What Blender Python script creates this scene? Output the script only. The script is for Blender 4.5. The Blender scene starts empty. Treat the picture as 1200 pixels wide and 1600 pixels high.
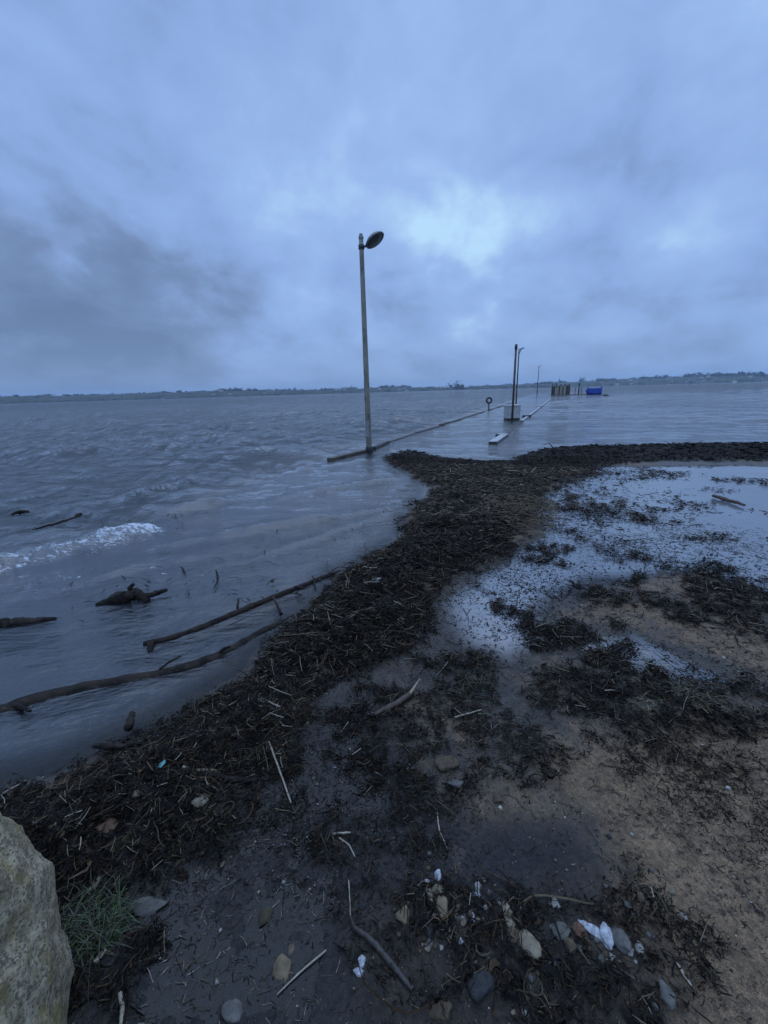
import bpy, bmesh, math, random
import numpy as np
from mathutils import Vector, Matrix
R = math.radians
random.seed(7); rng = np.random.default_rng(11)
scene = bpy.context.scene
COL = scene.collection

# ------------------------------------------------------------------ camera
H = 1.70; F = 650.0
PITCH = math.atan(188*math.cos(R(1.718))/F); ROLL = R(1.718)
fw = np.array([0, math.cos(PITCH), -math.sin(PITCH)])
r0 = np.array([1.0, 0, 0]); u0 = np.array([0, math.sin(PITCH), math.cos(PITCH)])
rt = math.cos(ROLL)*r0 - math.sin(ROLL)*u0
up = math.sin(ROLL)*r0 + math.cos(ROLL)*u0
cam = bpy.data.cameras.new('camera'); co = bpy.data.objects.new('camera', cam); COL.objects.link(co)
cam.sensor_fit = 'VERTICAL'; cam.sensor_height = 36; cam.lens = F/1600*36
cam.clip_start = 0.02; cam.clip_end = 9000
co.matrix_world = Matrix(((rt[0], up[0], -fw[0], 0), (rt[1], up[1], -fw[1], 0), (rt[2], up[2], -fw[2], H), (0, 0, 0, 1)))
scene.camera = co
scene.render.resolution_x = 768; scene.render.resolution_y = 1024

def ray(px, py):
    d = rt*(px-600)/F + up*(800-py)/F + fw
    return d
def at(px, py, z=0.0):                       # point of the level plane z seen at a photo pixel
    d = ray(px, py); t = (z-H)/d[2]
    return np.array([d[0]*t, d[1]*t, z])
def at_depth(px, py, dist):                  # point at horizontal distance
    d = ray(px, py); t = dist/math.hypot(d[0], d[1])
    return np.array([d[0]*t, d[1]*t, H+d[2]*t])
def world_poly(pts): return np.array([at(x, y)[:2] for x, y in pts])

# ------------------------------------------------------------------ node helpers
def nd(nt, typ, ins=None, **kw):
    n = nt.nodes.new(typ)
    for k, v in kw.items(): setattr(n, k, v)
    for k, v in (ins or {}).items():
        if isinstance(v, bpy.types.NodeSocket): nt.links.new(v, n.inputs[k])
        else: n.inputs[k].default_value = v
    return n
def math_(nt, op, a, b=0.0, c=None, clamp=False):
    ins = {0: a, 1: b}
    if c is not None: ins[2] = c
    n = nd(nt, 'ShaderNodeMath', ins, operation=op); n.use_clamp = clamp
    return n.outputs[0]
def mixc(nt, f, a, b, typ='MIX'):
    n = nd(nt, 'ShaderNodeMix', {0: f, 6: a, 7: b}, data_type='RGBA', blend_type=typ)
    return n.outputs[2]
def ramp(nt, f, lo, hi, smooth=True):
    n = nd(nt, 'ShaderNodeMapRange', {0: f, 1: lo, 2: hi, 3: 0.0, 4: 1.0}, interpolation_type='SMOOTHSTEP' if smooth else 'LINEAR')
    return n.outputs[0]

# ------------------------------------------------------------------ sky
SUN_EL, SUN_AZ = R(58), R(12)
def build_world():
    w = bpy.data.worlds.new('World'); scene.world = w; w.use_nodes = True
    nt = w.node_tree; nt.nodes.clear()
    out = nd(nt, 'ShaderNodeOutputWorld'); bg = nd(nt, 'ShaderNodeBackground')
    nt.links.new(bg.outputs[0], out.inputs[0])
    sky = nd(nt, 'ShaderNodeTexSky', sky_type='NISHITA'); sky.sun_disc = False
    sky.sun_elevation = SUN_EL; sky.sun_rotation = SUN_AZ
    skyc = mixc(nt, 1.0, sky.outputs[0], (0.10, 0.10, 0.10, 1), 'MULTIPLY')
    tc = nd(nt, 'ShaderNodeTexCoord'); d = tc.outputs['Generated']
    sp = nd(nt, 'ShaderNodeSeparateXYZ', {0: d})
    z = math_(nt, 'MAXIMUM', sp.outputs[2], 0.0)
    den = math_(nt, 'ADD', z, 0.40)
    cu = math_(nt, 'DIVIDE', sp.outputs[0], den); cv = math_(nt, 'DIVIDE', sp.outputs[1], den)
    uv = nd(nt, 'ShaderNodeCombineXYZ', {0: cu, 1: cv, 2: 0.37}).outputs[0]
    mp = nd(nt, 'ShaderNodeMapping', {0: uv, 1: (3.1, 1.7, 0), 2: (0, 0, R(-24)), 3: (1.35, 1.15, 1)}).outputs[0]
    n1 = nd(nt, 'ShaderNodeTexNoise', {'Vector': mp, 'Scale': 1.0, 'Detail': 7.0, 'Roughness': 0.5, 'Distortion': 0.35}).outputs[0]
    n2 = nd(nt, 'ShaderNodeTexNoise', {'Vector': mp, 'Scale': 3.3, 'Detail': 7.0, 'Roughness': 0.56, 'Distortion': 0.25}).outputs[0]
    v = math_(nt, 'ADD', math_(nt, 'MULTIPLY', math_(nt, 'SUBTRACT', n1, 0.5), 1.15), math_(nt, 'MULTIPLY', math_(nt, 'SUBTRACT', n2, 0.5), 1.05))
    # broad masses of thick and thin cloud (direction, size, how much brighter or darker)
    masses = [((70, 440), 18, -.31), ((170, 520), 10, -.16), ((60, 330), 12, -.10), ((690, 388), 5.6, .46), ((735, 345), 4.0, .16), ((560, 265), 7, .16), ((760, 300), 10, .16),
              ((250, 395), 6, .20), ((130, 215), 9, .12), ((480, 320), 7, .10), ((1010, 240), 9, -.07), ((1030, 350), 6.0, .24), ((830, 370), 5.0, .18),
              ((870, 440), 9, -.10), ((1130, 470), 10, -.12), ((330, 480), 9, -.13), ((1180, 270), 7, .14), ((870, 120), 9, .06),
              ((40, 60), 12, -.02), ((370, 60), 14, .04), ((1150, 60), 10, .08), ((60, 590), 14, -.10), ((870, 560), 9, .08), ((1150, 540), 8, .05), ((1000, 500), 6, -.06)]
    warp = nd(nt, 'ShaderNodeTexNoise', {'Vector': mp, 'Scale': 1.6, 'Detail': 5.0, 'Roughness': 0.55})
    wd = nd(nt, 'ShaderNodeVectorMath', {0: warp.outputs['Color'], 1: (0.5, 0.5, 0.5)}, operation='SUBTRACT').outputs[0]
    wd = nd(nt, 'ShaderNodeVectorMath', {0: wd, 'Scale': 0.55}, operation='SCALE').outputs[0]
    dn = nd(nt, 'ShaderNodeVectorMath', {0: d, 1: wd}, operation='ADD').outputs[0]
    dn = nd(nt, 'ShaderNodeVectorMath', {0: dn}, operation='NORMALIZE').outputs[0]
    tot = math_(nt, 'MULTIPLY', v, 0.76)
    for (px, py), deg, amp in masses:
        if amp == 0: continue
        q = ray(px, py); q = q/np.linalg.norm(q)
        dt = nd(nt, 'ShaderNodeVectorMath', {0: dn, 1: tuple(q)}, operation='DOT_PRODUCT').outputs['Value']
        g = math_(nt, 'EXPONENT', math_(nt, 'MULTIPLY', math_(nt, 'SUBTRACT', dt, 1.0), 1.0/(1-math.cos(R(deg)))))
        tot = math_(nt, 'MULTIPLY_ADD', g, amp*0.85, tot)
    tone = math_(nt, 'ADD', tot, 0.57, clamp=True)
    cr = nd(nt, 'ShaderNodeValToRGB', {0: tone}); e = cr.color_ramp.elements
    stops = [(0.0, (0.115, 0.178, 0.325)), (0.25, (0.172, 0.264, 0.475)), (0.5, (0.268, 0.422, 0.77)), (0.72, (0.33, 0.505, 0.87)), (1.0, (0.50, 0.76, 1.02))]
    e[0].position = 0; e[0].color = (*stops[0][1], 1); e[1].position = 1; e[1].color = (*stops[-1][1], 1)
    for p, c in stops[1:-1]: q = e.new(p); q.color = (*c, 1)
    # pale band low over the water
    low = math_(nt, 'EXPONENT', math_(nt, 'MULTIPLY', z, -11.0))
    c = mixc(nt, math_(nt, 'MULTIPLY', low, 0.62), cr.outputs[0], (0.25, 0.415, 0.725, 1))
    c = mixc(nt, 0.95, skyc, c)
    # overcast sky overhead, raised and warmed out of view to light the ground
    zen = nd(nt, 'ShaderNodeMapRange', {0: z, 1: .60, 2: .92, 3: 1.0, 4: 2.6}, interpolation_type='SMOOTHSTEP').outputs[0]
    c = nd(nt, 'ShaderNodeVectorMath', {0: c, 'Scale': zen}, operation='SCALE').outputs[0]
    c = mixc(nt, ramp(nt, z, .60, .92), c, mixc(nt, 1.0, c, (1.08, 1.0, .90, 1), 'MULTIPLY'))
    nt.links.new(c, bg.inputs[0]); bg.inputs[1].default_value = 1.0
    return bg
bg = build_world()
sl = bpy.data.lights.new('sun', 'SUN'); sl.energy = 0.16; sl.angle = R(60); sl.color = (1.0, 0.93, 0.84)
so = bpy.data.objects.new('sun', sl); COL.objects.link(so)
sd = Vector((math.sin(SUN_AZ)*math.cos(SUN_EL), math.cos(SUN_AZ)*math.cos(SUN_EL), math.sin(SUN_EL)))
so.rotation_euler = sd.to_track_quat('Z', 'Y').to_euler()
vs = scene.view_settings; vs.view_transform = 'Standard'; vs.look = 'None'; vs.exposure = 0.0; vs.gamma = 1.0
scene.cycles.max_bounces = 8; scene.cycles.transparent_max_bounces = 12; scene.cycles.caustics_reflective = False; scene.cycles.caustics_refractive = False

# ------------------------------------------------------------------ mesh helpers
def hash2(ix, iy, s):
    h = (ix.astype(np.int64)*374761393 + iy.astype(np.int64)*668265263 + s*1442695041) & 0xffffffff
    h = ((h ^ (h >> 13))*1274126177) & 0xffffffff
    h = ((h ^ (h >> 16))*2246822519) & 0xffffffff
    return ((h ^ (h >> 13)) & 0xffffff)/float(0xffffff)
def vnoise(x, y, s=0):
    ix = np.floor(x); iy = np.floor(y); fx = x-ix; fy = y-iy
    fx = fx*fx*fx*(fx*(fx*6-15)+10); fy = fy*fy*fy*(fy*(fy*6-15)+10)
    a = hash2(ix, iy, s); b = hash2(ix+1, iy, s); c = hash2(ix, iy+1, s); d = hash2(ix+1, iy+1, s)
    return (a*(1-fx)+b*fx)*(1-fy) + (c*(1-fx)+d*fx)*fy
def fbm(x, y, sc, octv=4, s=0, gain=0.5):     # about -1 .. 1
    t = 0; a = 1; n = 0
    for k in range(octv):
        ca, sa = math.cos(k*0.7), math.sin(k*0.7)
        t = t + a*(vnoise((x*ca-y*sa)*sc+17.3*k, (x*sa+y*ca)*sc-9.1*k, s+k)*2-1); n += a; a *= gain; sc *= 2.03
    return t/n*1.5
def seg_dist(px, py, poly, closed=True):
    n = len(poly); d2 = np.full(px.shape, 1e12); ins = np.zeros(px.shape, bool)
    for i in range(n if closed else n-1):
        ax, ay = poly[i]; bx, by = poly[(i+1) % n]
        ex, ey = bx-ax, by-ay; wx, wy = px-ax, py-ay
        t = np.clip((wx*ex+wy*ey)/(ex*ex+ey*ey+1e-12), 0, 1)
        d2 = np.minimum(d2, (wx-ex*t)**2+(wy-ey*t)**2)
        if closed:
            c = ((ay <= py) & (py < by)) | ((by <= py) & (py < ay))
            ins ^= c & (px < ax + (py-ay)*(ex)/(ey if abs(ey) > 1e-12 else 1e-12))
    return np.sqrt(d2), ins
def sdist(px, py, poly):                       # + inside, metres
    d, i = seg_dist(px, py, poly); return np.where(i, d, -d)
def sstep(a, b, x):
    t = np.clip((x-a)/(b-a), 0, 1); return t*t*(3-2*t)

def np_mesh(name, V, Fc, mat=None, attrs=None, cols=None, smooth=True, parent=None):
    V = np.asarray(V, np.float32); Fc = np.asarray(Fc, np.int32)
    me = bpy.data.meshes.new(name); n, k = Fc.shape
    me.vertices.add(len(V)); me.vertices.foreach_set('co', V.ravel())
    me.loops.add(n*k); me.loops.foreach_set('vertex_index', Fc.ravel())
    me.polygons.add(n); me.polygons.foreach_set('loop_start', np.arange(0, n*k, k, dtype=np.int32))
    me.polygons.foreach_set('loop_total', np.full(n, k, np.int32))
    if smooth: me.polygons.foreach_set('use_smooth', np.ones(n, bool))
    me.update(calc_edges=True)
    for a, v in (attrs or {}).items():
        at_ = me.attributes.new(a, 'FLOAT', 'POINT'); at_.data.foreach_set('value', np.asarray(v, np.float32))
    if cols is not None:
        at_ = me.attributes.new('tint', 'FLOAT_COLOR', 'POINT')
        at_.data.foreach_set('color', np.c_[cols, np.ones(len(cols))].astype(np.float32).ravel())
    o = bpy.data.objects.new(name, me); COL.objects.link(o)
    if mat: me.materials.append(mat)
    if parent: o.parent = parent
    return o
def bm_obj(name, bm, mat, parent=None, smooth=False):
    me = bpy.data.meshes.new(name); bm.normal_update(); bm.to_mesh(me); bm.free()
    if smooth:
        for p in me.polygons: p.use_smooth = True
    me.materials.append(mat); o = bpy.data.objects.new(name, me); COL.objects.link(o)
    if parent: o.parent = parent
    return o
def tag(o, label=None, cat=None, group=None, kind=None):
    if label and cat and not kind: kind = 'thing'
    for k, v in (('label', label), ('category', cat), ('group', group), ('kind', kind)):
        if v: o[k] = v
    return o
def empty(name, loc, rz=0.0):
    o = bpy.data.objects.new(name, None); COL.objects.link(o); o.location = loc; o.rotation_euler = (0, 0, rz); o.empty_display_size = .2
    return o
def add_box(bm, c, s, rz=0.0, bev=0.0, M=None):
    r = bmesh.ops.create_cube(bm, size=1.0)
    m = Matrix.Translation(c) @ Matrix.Rotation(rz, 4, 'Z') @ (M or Matrix()) @ Matrix.Diagonal((*s, 1))
    bmesh.ops.transform(bm, matrix=m, verts=r['verts'])
    if bev: bmesh.ops.bevel(bm, geom=list({e for v in r['verts'] for e in v.link_edges}), offset=bev, segments=2, affect='EDGES', profile=.6)
def add_tube(bm, pts, rad, sides=12, cap=True):
    pts = [Vector(p) for p in pts]; n = len(pts)
    if not hasattr(rad, '__len__'): rad = [rad]*n
    rings = []; prev = None
    for i, p in enumerate(pts):
        t = (pts[min(i+1, n-1)]-pts[max(i-1, 0)]).normalized()
        if prev is None: a = t.orthogonal().normalized()
        else: a = (prev - t*prev.dot(t)).normalized()
        prev = a; b = t.cross(a)
        rings.append([bm.verts.new(p+(a*math.cos(2*math.pi*k/sides)+b*math.sin(2*math.pi*k/sides))*rad[i]) for k in range(sides)])
    for i in range(n-1):
        for k in range(sides):
            bm.faces.new((rings[i][k], rings[i][(k+1) % sides], rings[i+1][(k+1) % sides], rings[i+1][k]))
    if cap:
        bm.faces.new(rings[0][::-1]); bm.faces.new(rings[-1])
def add_lathe(bm, prof, sides=24, M=None):      # prof: (r, z)
    M = M or Matrix(); rings = []
    for r, z in prof:
        if r < 1e-6: rings.append([bm.verts.new(M @ Vector((0, 0, z)))])
        else: rings.append([bm.verts.new(M @ Vector((r*math.cos(2*math.pi*k/sides), r*math.sin(2*math.pi*k/sides), z))) for k in range(sides)])
    for A, B in zip(rings, rings[1:]):
        for k in range(sides):
            j = (k+1) % sides
            if len(A) == 1 and len(B) == 1: continue
            if len(A) == 1: bm.faces.new((A[0], B[j], B[k]))
            elif len(B) == 1: bm.faces.new((A[k], A[j], B[0]))
            else: bm.faces.new((A[k], A[j], B[j], B[k]))

# ------------------------------------------------------------------ materials
def mat_new(name):
    m = bpy.data.materials.new(name); m.use_nodes = True; nt = m.node_tree; nt.nodes.clear()
    out = nd(nt, 'ShaderNodeOutputMaterial'); return m, nt, out
def rough_mat(name, c1, c2, scale=8.0, rough=0.7, bump=0.3, bdist=0.01, c3=None, stretch=(1, 1, 1), spec=0.5, metallic=0.0, coord='Object'):
    m, nt, out = mat_new(name)
    tc = nd(nt, 'ShaderNodeTexCoord'); v = nd(nt, 'ShaderNodeMapping', {0: tc.outputs[coord], 3: stretch}).outputs[0]
    n = nd(nt, 'ShaderNodeTexNoise', {'Vector': v, 'Scale': scale, 'Detail': 6.0, 'Roughness': 0.62}).outputs[0]
    n2 = nd(nt, 'ShaderNodeTexNoise', {'Vector': v, 'Scale': scale*4.3, 'Detail': 5.0, 'Roughness': 0.65}).outputs[0]
    c = mixc(nt, ramp(nt, n, .36, .64), (*c1, 1), (*c2, 1))
    if c3: c = mixc(nt, ramp(nt, n2, .55, .68), c, (*c3, 1))
    h = math_(nt, 'ADD', n, math_(nt, 'MULTIPLY', n2, .5))
    b = nd(nt, 'ShaderNodeBump', {'Height': h, 'Strength': bump, 'Distance': bdist})
    p = nd(nt, 'ShaderNodeBsdfPrincipled', {'Base Color': c, 'Roughness': rough, 'Normal': b.outputs[0], 'Metallic': metallic, 'Specular IOR Level': spec})
    nt.links.new(p.outputs[0], out.inputs[0]); return m
def tint_mat(name, rough=0.5, var=0.0, spec=0.5, sub=0.0):
    m, nt, out = mat_new(name)
    a = nd(nt, 'ShaderNodeAttribute', attribute_name='tint')
    tc = nd(nt, 'ShaderNodeTexCoord')
    n = nd(nt, 'ShaderNodeTexNoise', {'Vector': tc.outputs['Object'], 'Scale': 90.0, 'Detail': 3.0}).outputs[0]
    c = mixc(nt, 1.0, a.outputs[0], nd(nt, 'ShaderNodeMapRange', {0: n, 1: .3, 2: .7, 3: .6, 4: 1.4}).outputs[0], 'MULTIPLY')
    p = nd(nt, 'ShaderNodeBsdfPrincipled', {'Base Color': c, 'Roughness': rough, 'Specular IOR Level': spec})
    nt.links.new(p.outputs[0], out.inputs[0]); return m

def beach_material():
    m, nt, out = mat_new('wet sand and mud')
    g = nd(nt, 'ShaderNodeNewGeometry'); P = g.outputs['Position']
    A = lambda n: nd(nt, 'ShaderNodeAttribute', attribute_name=n).outputs['Fac']
    weed, wet, mud = A('weed'), A('wet'), A('mud')
    N = lambda s, d=6.0, r=.6, st=(1, 1, 1): nd(nt, 'ShaderNodeTexNoise', {'Vector': nd(nt, 'ShaderNodeMapping', {0: P, 3: st}).outputs[0], 'Scale': s, 'Detail': d, 'Roughness': r}).outputs[0]
    nL, nM, nS, nG = N(1.3), N(9), N(45), N(240, 3)
    sand = mixc(nt, ramp(nt, nM, .35, .68), (0.37, 0.242, 0.132, 1), (0.23, 0.150, 0.082, 1))
    sand = mixc(nt, ramp(nt, nG, .40, .62), mixc(nt, .62, sand, (0.05, .036, .024, 1)), sand)
    sand = mixc(nt, ramp(nt, nS, .40, .60), mixc(nt, .45, sand, (0.05, .036, .024, 1)), sand)
    wets = mixc(nt, ramp(nt, nM, .35, .65), (0.066, 0.055, 0.042, 1), (0.040, 0.034, 0.028, 1))
    c = mixc(nt, wet, sand, wets)
    mudc = mixc(nt, ramp(nt, nS, .38, .66), (0.006, 0.0055, 0.0055, 1), (0.024, 0.020, 0.017, 1))
    c = mixc(nt, mud, c, mudc)
    # scattered dark crumbs of rotten weed
    cr = math_(nt, 'MULTIPLY', math_(nt, 'MAXIMUM', ramp(nt, N(26, 6, .74), .55, .64), ramp(nt, N(85, 4, .7, (1, .6, 1)), .60, .68)), .8)
    c = mixc(nt, cr, c, (0.018, 0.014, 0.011, 1))
    # grit and shell bits
    vo = nd(nt, 'ShaderNodeTexVoronoi', {'Vector': P, 'Scale': 75.0})
    rnd = nd(nt, 'ShaderNodeSeparateColor', {0: vo.outputs['Color']})
    spk = math_(nt, 'MULTIPLY', math_(nt, 'LESS_THAN', vo.outputs['Distance'], math_(nt, 'MULTIPLY', rnd.outputs[0], .20)), math_(nt, 'GREATER_THAN', rnd.outputs[1], .62))
    spc = mixc(nt, rnd.outputs[2], (0.05, .04, .03, 1), (0.30, .26, .20, 1))
    c = mixc(nt, math_(nt, 'MULTIPLY', spk, .8), c, spc)
    wc = mixc(nt, ramp(nt, nS, .40, .62), (0.006, 0.005, 0.004, 1), (0.018, 0.013, 0.008, 1))
    c = mixc(nt, weed, c, wc)
    rgh = math_(nt, 'ADD', math_(nt, 'MULTIPLY', math_(nt, 'SUBTRACT', 1.0, wet), .42), math_(nt, 'MULTIPLY_ADD', nM, .30, .20))
    rgh = math_(nt, 'ADD', rgh, math_(nt, 'MULTIPLY', weed, .25), clamp=True)
    h = math_(nt, 'ADD', math_(nt, 'MULTIPLY', nS, .9), math_(nt, 'MULTIPLY', nG, .25))
    h = math_(nt, 'ADD', h, math_(nt, 'MULTIPLY', nM, 1.4))
    h = math_(nt, 'ADD', h, math_(nt, 'MULTIPLY', spk, .5))
    b = nd(nt, 'ShaderNodeBump', {'Height': h, 'Strength': math_(nt, 'MULTIPLY_ADD', weed, .3, .62), 'Distance': 0.022})
    p = nd(nt, 'ShaderNodeBsdfPrincipled', {'Base Color': c, 'Roughness': rgh, 'Normal': b.outputs[0], 'Specular IOR Level': .38})
    nt.links.new(p.outputs[0], out.inputs[0]); return m

def water_material():
    m, nt, out = mat_new('murky sea water')
    g = nd(nt, 'ShaderNodeNewGeometry'); P = g.outputs['Position']
    A = lambda n: nd(nt, 'ShaderNodeAttribute', attribute_name=n).outputs['Fac']
    opac, chop, foam, pool_sheen = A('opac'), A('chop'), A('foam'), A('pool_sheen')
    mp = lambda st, rz: nd(nt, 'ShaderNodeMapping', {0: P, 2: (0, 0, rz), 3: st}).outputs[0]
    n1 = nd(nt, 'ShaderNodeTexNoise', {'Vector': mp((.55, 1.25, 1), R(-12)), 'Scale': 2.4, 'Detail': 7.0, 'Roughness': .62, 'Distortion': .5}).outputs[0]
    n2 = nd(nt, 'ShaderNodeTexNoise', {'Vector': mp((.5, 1.3, 1), R(-26)), 'Scale': 10.0, 'Detail': 5.0, 'Roughness': .6, 'Distortion': .3}).outputs[0]
    n3 = nd(nt, 'ShaderNodeTexNoise', {'Vector': mp((.35, 1.2, 1), R(-8)), 'Scale': .22, 'Detail': 5.0, 'Roughness': .6}).outputs[0]
    h = math_(nt, 'ADD', math_(nt, 'MULTIPLY', n1, .54), math_(nt, 'MULTIPLY', n2, .085))
    h = math_(nt, 'MULTIPLY', h, math_(nt, 'MULTIPLY_ADD', n3, .9, .55))
    b = nd(nt, 'ShaderNodeBump', {'Height': h, 'Strength': math_(nt, 'MULTIPLY_ADD', chop, .93, .035), 'Distance': 1.0})
    fr = nd(nt, 'ShaderNodeFresnel', {0: math_(nt, 'MULTIPLY_ADD', pool_sheen, 1.35, math_(nt, 'MULTIPLY_ADD', ramp(nt, chop, .04, .34), .85, 1.335)), 1: b.outputs[0]}).outputs[0]
    gl = nd(nt, 'ShaderNodeBsdfGlossy', {'Color': (1, 1, 1, 1), 'Roughness': math_(nt, 'MULTIPLY_ADD', chop, .03, .02), 'Normal': b.outputs[0]})
    tr = nd(nt, 'ShaderNodeBsdfTransparent', {0: (.80, .82, .80, 1)})
    df = nd(nt, 'ShaderNodeBsdfDiffuse', {0: mixc(nt, ramp(nt, chop, .08, .6), mixc(nt, pool_sheen, (.046, .052, .057, 1), (.17, .19, .21, 1)), (.036, .047, .053, 1))})  # on the pools a pale body colour stands in for reflected sky
    body = nd(nt, 'ShaderNodeMixShader', {0: opac, 1: tr.outputs[0], 2: df.outputs[0]})
    w = nd(nt, 'ShaderNodeMixShader', {0: fr, 1: body.outputs[0], 2: gl.outputs[0]})
    fn = nd(nt, 'ShaderNodeTexNoise', {'Vector': mp((.7, 1.2, 1), R(-20)), 'Scale': 16.0, 'Detail': 6.0, 'Roughness': .7, 'Distortion': 1.2}).outputs[0]
    fm = ramp(nt, math_(nt, 'ADD', math_(nt, 'MULTIPLY', foam, .62), math_(nt, 'MULTIPLY_ADD', fn, 2.0, -.5)), .82, 1.10)
    fm = math_(nt, 'MULTIPLY', fm, ramp(nt, foam, .05, .3))
    fd = nd(nt, 'ShaderNodeBsdfDiffuse', {0: (.58, .61, .65, 1)})
    w2 = nd(nt, 'ShaderNodeMixShader', {0: fm, 1: w.outputs[0], 2: fd.outputs[0]})
    nt.links.new(w2.outputs[0], out.inputs[0]); return m

# ------------------------------------------------------------------ where the weed, pools and shore lie (traced on the ground plane)
SEA_EDGE = [(-420, 1390), (-150, 1290), (0, 1248), (70, 1228), (150, 1190), (230, 1150), (280, 1128), (340, 1085), (390, 1050), (420, 1010), (450, 985), (480, 960), (515, 930),
            (530, 896), (560, 885), (590, 865), (625, 845), (637, 822), (642, 800), (668, 780), (674, 762), (640, 742), (603, 716)]
FAR_EDGE = [(640, 703), (655, 708), (700, 717), (760, 722), (800, 721), (818, 711), (850, 702), (900, 698), (1000, 696), (1100, 694), (1200, 693), (1330, 690), (1800, 676)]
BAND_IN = [(1800, 700), (1330, 722), (1200, 721), (1100, 721), (1000, 722), (955, 727), (915, 742), (870, 760), (838, 785), (842, 812), (810, 835), (792, 870), (760, 886), (720, 898), (690, 925),
           (668, 948), (672, 985), (650, 1010), (600, 1040), (550, 1060), (505, 1080), (480, 1130), (462, 1195), (415, 1215), (398, 1265), (350, 1325), (280, 1368), (210, 1400), (80, 1425), (-150, 1470), (-420, 1560)]
BAND = world_poly(SEA_EDGE+FAR_EDGE+BAND_IN)
SEA = np.vstack([world_poly(SEA_EDGE+FAR_EDGE), [[300, 60], [300, 3000], [-1500, 3000], [-1500, -0.2], [-9, -0.2]]])
POOLS = [world_poly(p) for p in (
    [(900, 728), (1330, 728), (1500, 760), (1500, 880), (1330, 930), (1190, 930), (1080, 905), (1000, 905), (930, 905), (880, 930), (850, 960), (860, 1010), (800, 1040), (720, 1010), (690, 960), (690, 930), (740, 895), (800, 872), (835, 815), (850, 780)],
    [(900, 985), (1000, 985), (1090, 1020), (1240, 1075), (1240, 1120), (1100, 1085), (960, 1050), (890, 1020)],
    [(470, 1160), (540, 1130), (590, 1200), (640, 1290), (700, 1290), (800, 1260), (920, 1290), (960, 1370), (860, 1430), (740, 1420), (680, 1400), (600, 1400), (560, 1430), (540, 1600), (220, 1600), (240, 1420), (380, 1310), (410, 1230)],
    [(620, 985), (660, 975), (665, 1000), (630, 1005)], [(505, 1085), (560, 1055), (570, 1085), (520, 1100)])]
POOL_DEPTH = [0.044, 0.012, 0.012, 0.02, 0.012]
def ell(cx, cy, rx, ry, deg=0, n=14):
    c, s = math.cos(R(deg)), math.sin(R(deg))
    return world_poly([(cx+rx*math.cos(t)*c-ry*math.sin(t)*s, cy+rx*math.cos(t)*s+ry*math.sin(t)*c) for t in np.linspace(0, 2*math.pi, n, endpoint=False)])
# patches of weed: polygon, density
PATCH = [(ell(*a), d) for a, d in (
    ((570, 1120, 75, 55, -25), .75), ((575, 1185, 35, 50, 0), .6), ((515, 1322, 30, 30, 0), .7), ((430, 1378, 50, 12, 0), .55),
    ((960, 800, 82, 13, 9), .95), ((1010, 812, 35, 8, 5), .95), ((880, 795, 40, 8, 3), .8), ((925, 795, 60, 9, 3), .9),
    ((890, 750, 60, 18, -10), .7), ((1020, 745, 60, 6, -4), .42), ((1000, 737, 40, 4, 0), .4), ((1170, 752, 45, 3, 3), .6), ((1120, 765, 26, 3, 3), .4),
    ((940, 935, 42, 17, 15), .95), ((1150, 940, 75, 32, 22), .95), ((1180, 985, 90, 18, 25), .8), ((1060, 960, 60, 12, 20), .8), ((1040, 945, 40, 6, 10), .8),
    ((795, 957, 32, 9, 20), .9), ((885, 995, 32, 14, 15), .95), ((840, 985, 30, 8, 15), .8), ((960, 978, 16, 9, 15), .95), ((960, 1030, 40, 16, -10), .8),
    ((855, 1012, 30, 10, 0), .6), ((1000, 1070, 190, 22, 3), .72), ((920, 1110, 120, 35, 20), .62), ((1120, 1130, 110, 30, 12), .6), ((730, 1090, 60, 25, 10), .5),
    ((720, 1040, 80, 18, 3), .7), ((800, 1150, 100, 40, 20), .34), ((1050, 1170, 140, 40, 15), .36), ((700, 1130, 110, 70, 0), .40), ((1100, 1230, 160, 60, 15), .16), ((760, 1480, 110, 90, 20), .42), ((600, 1430, 90, 110, 0), .16), ((430, 1290, 60, 50, 0), .22),
    ((640, 1220, 30, 80, 0), .5), ((660, 1330, 40, 60, 10), .5), ((700, 1440, 70, 60, 30), .55), ((850, 1540, 180, 80, 15), .50), ((1020, 1480, 130, 60, 40), .32), ((560, 1300, 60, 40, 0), .2),
    ((140, 1450, 120, 45, 10), .75), ((150, 1540, 70, 70, 0), .6), ((1080, 790, 35, 6, 5), .4), ((1070, 785, 14, 3, 5), .6), ((1120, 840, 30, 5, 5), .4),
    ((850, 858, 22, 7, 0), .7), ((845, 878, 24, 8, 10), .6), ((890, 860, 16, 6, 0), .6), ((900, 833, 40, 6, 10), .5), ((985, 918, 14, 5, 0), .8), ((1000, 905, 10, 8, 0), .6), ((1040, 890, 16, 5, 10), .5),
    ((1090, 845, 30, 5, 8), .5), ((1120, 888, 26, 4, 5), .5), ((950, 862, 50, 14, 20), .25), ((1050, 880, 60, 12, 8), .16), ((960, 845, 70, 9, 15), .3),
    ((1005, 870, 30, 7, 20), .5), ((760, 925, 30, 10, 10), .3))]
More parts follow.
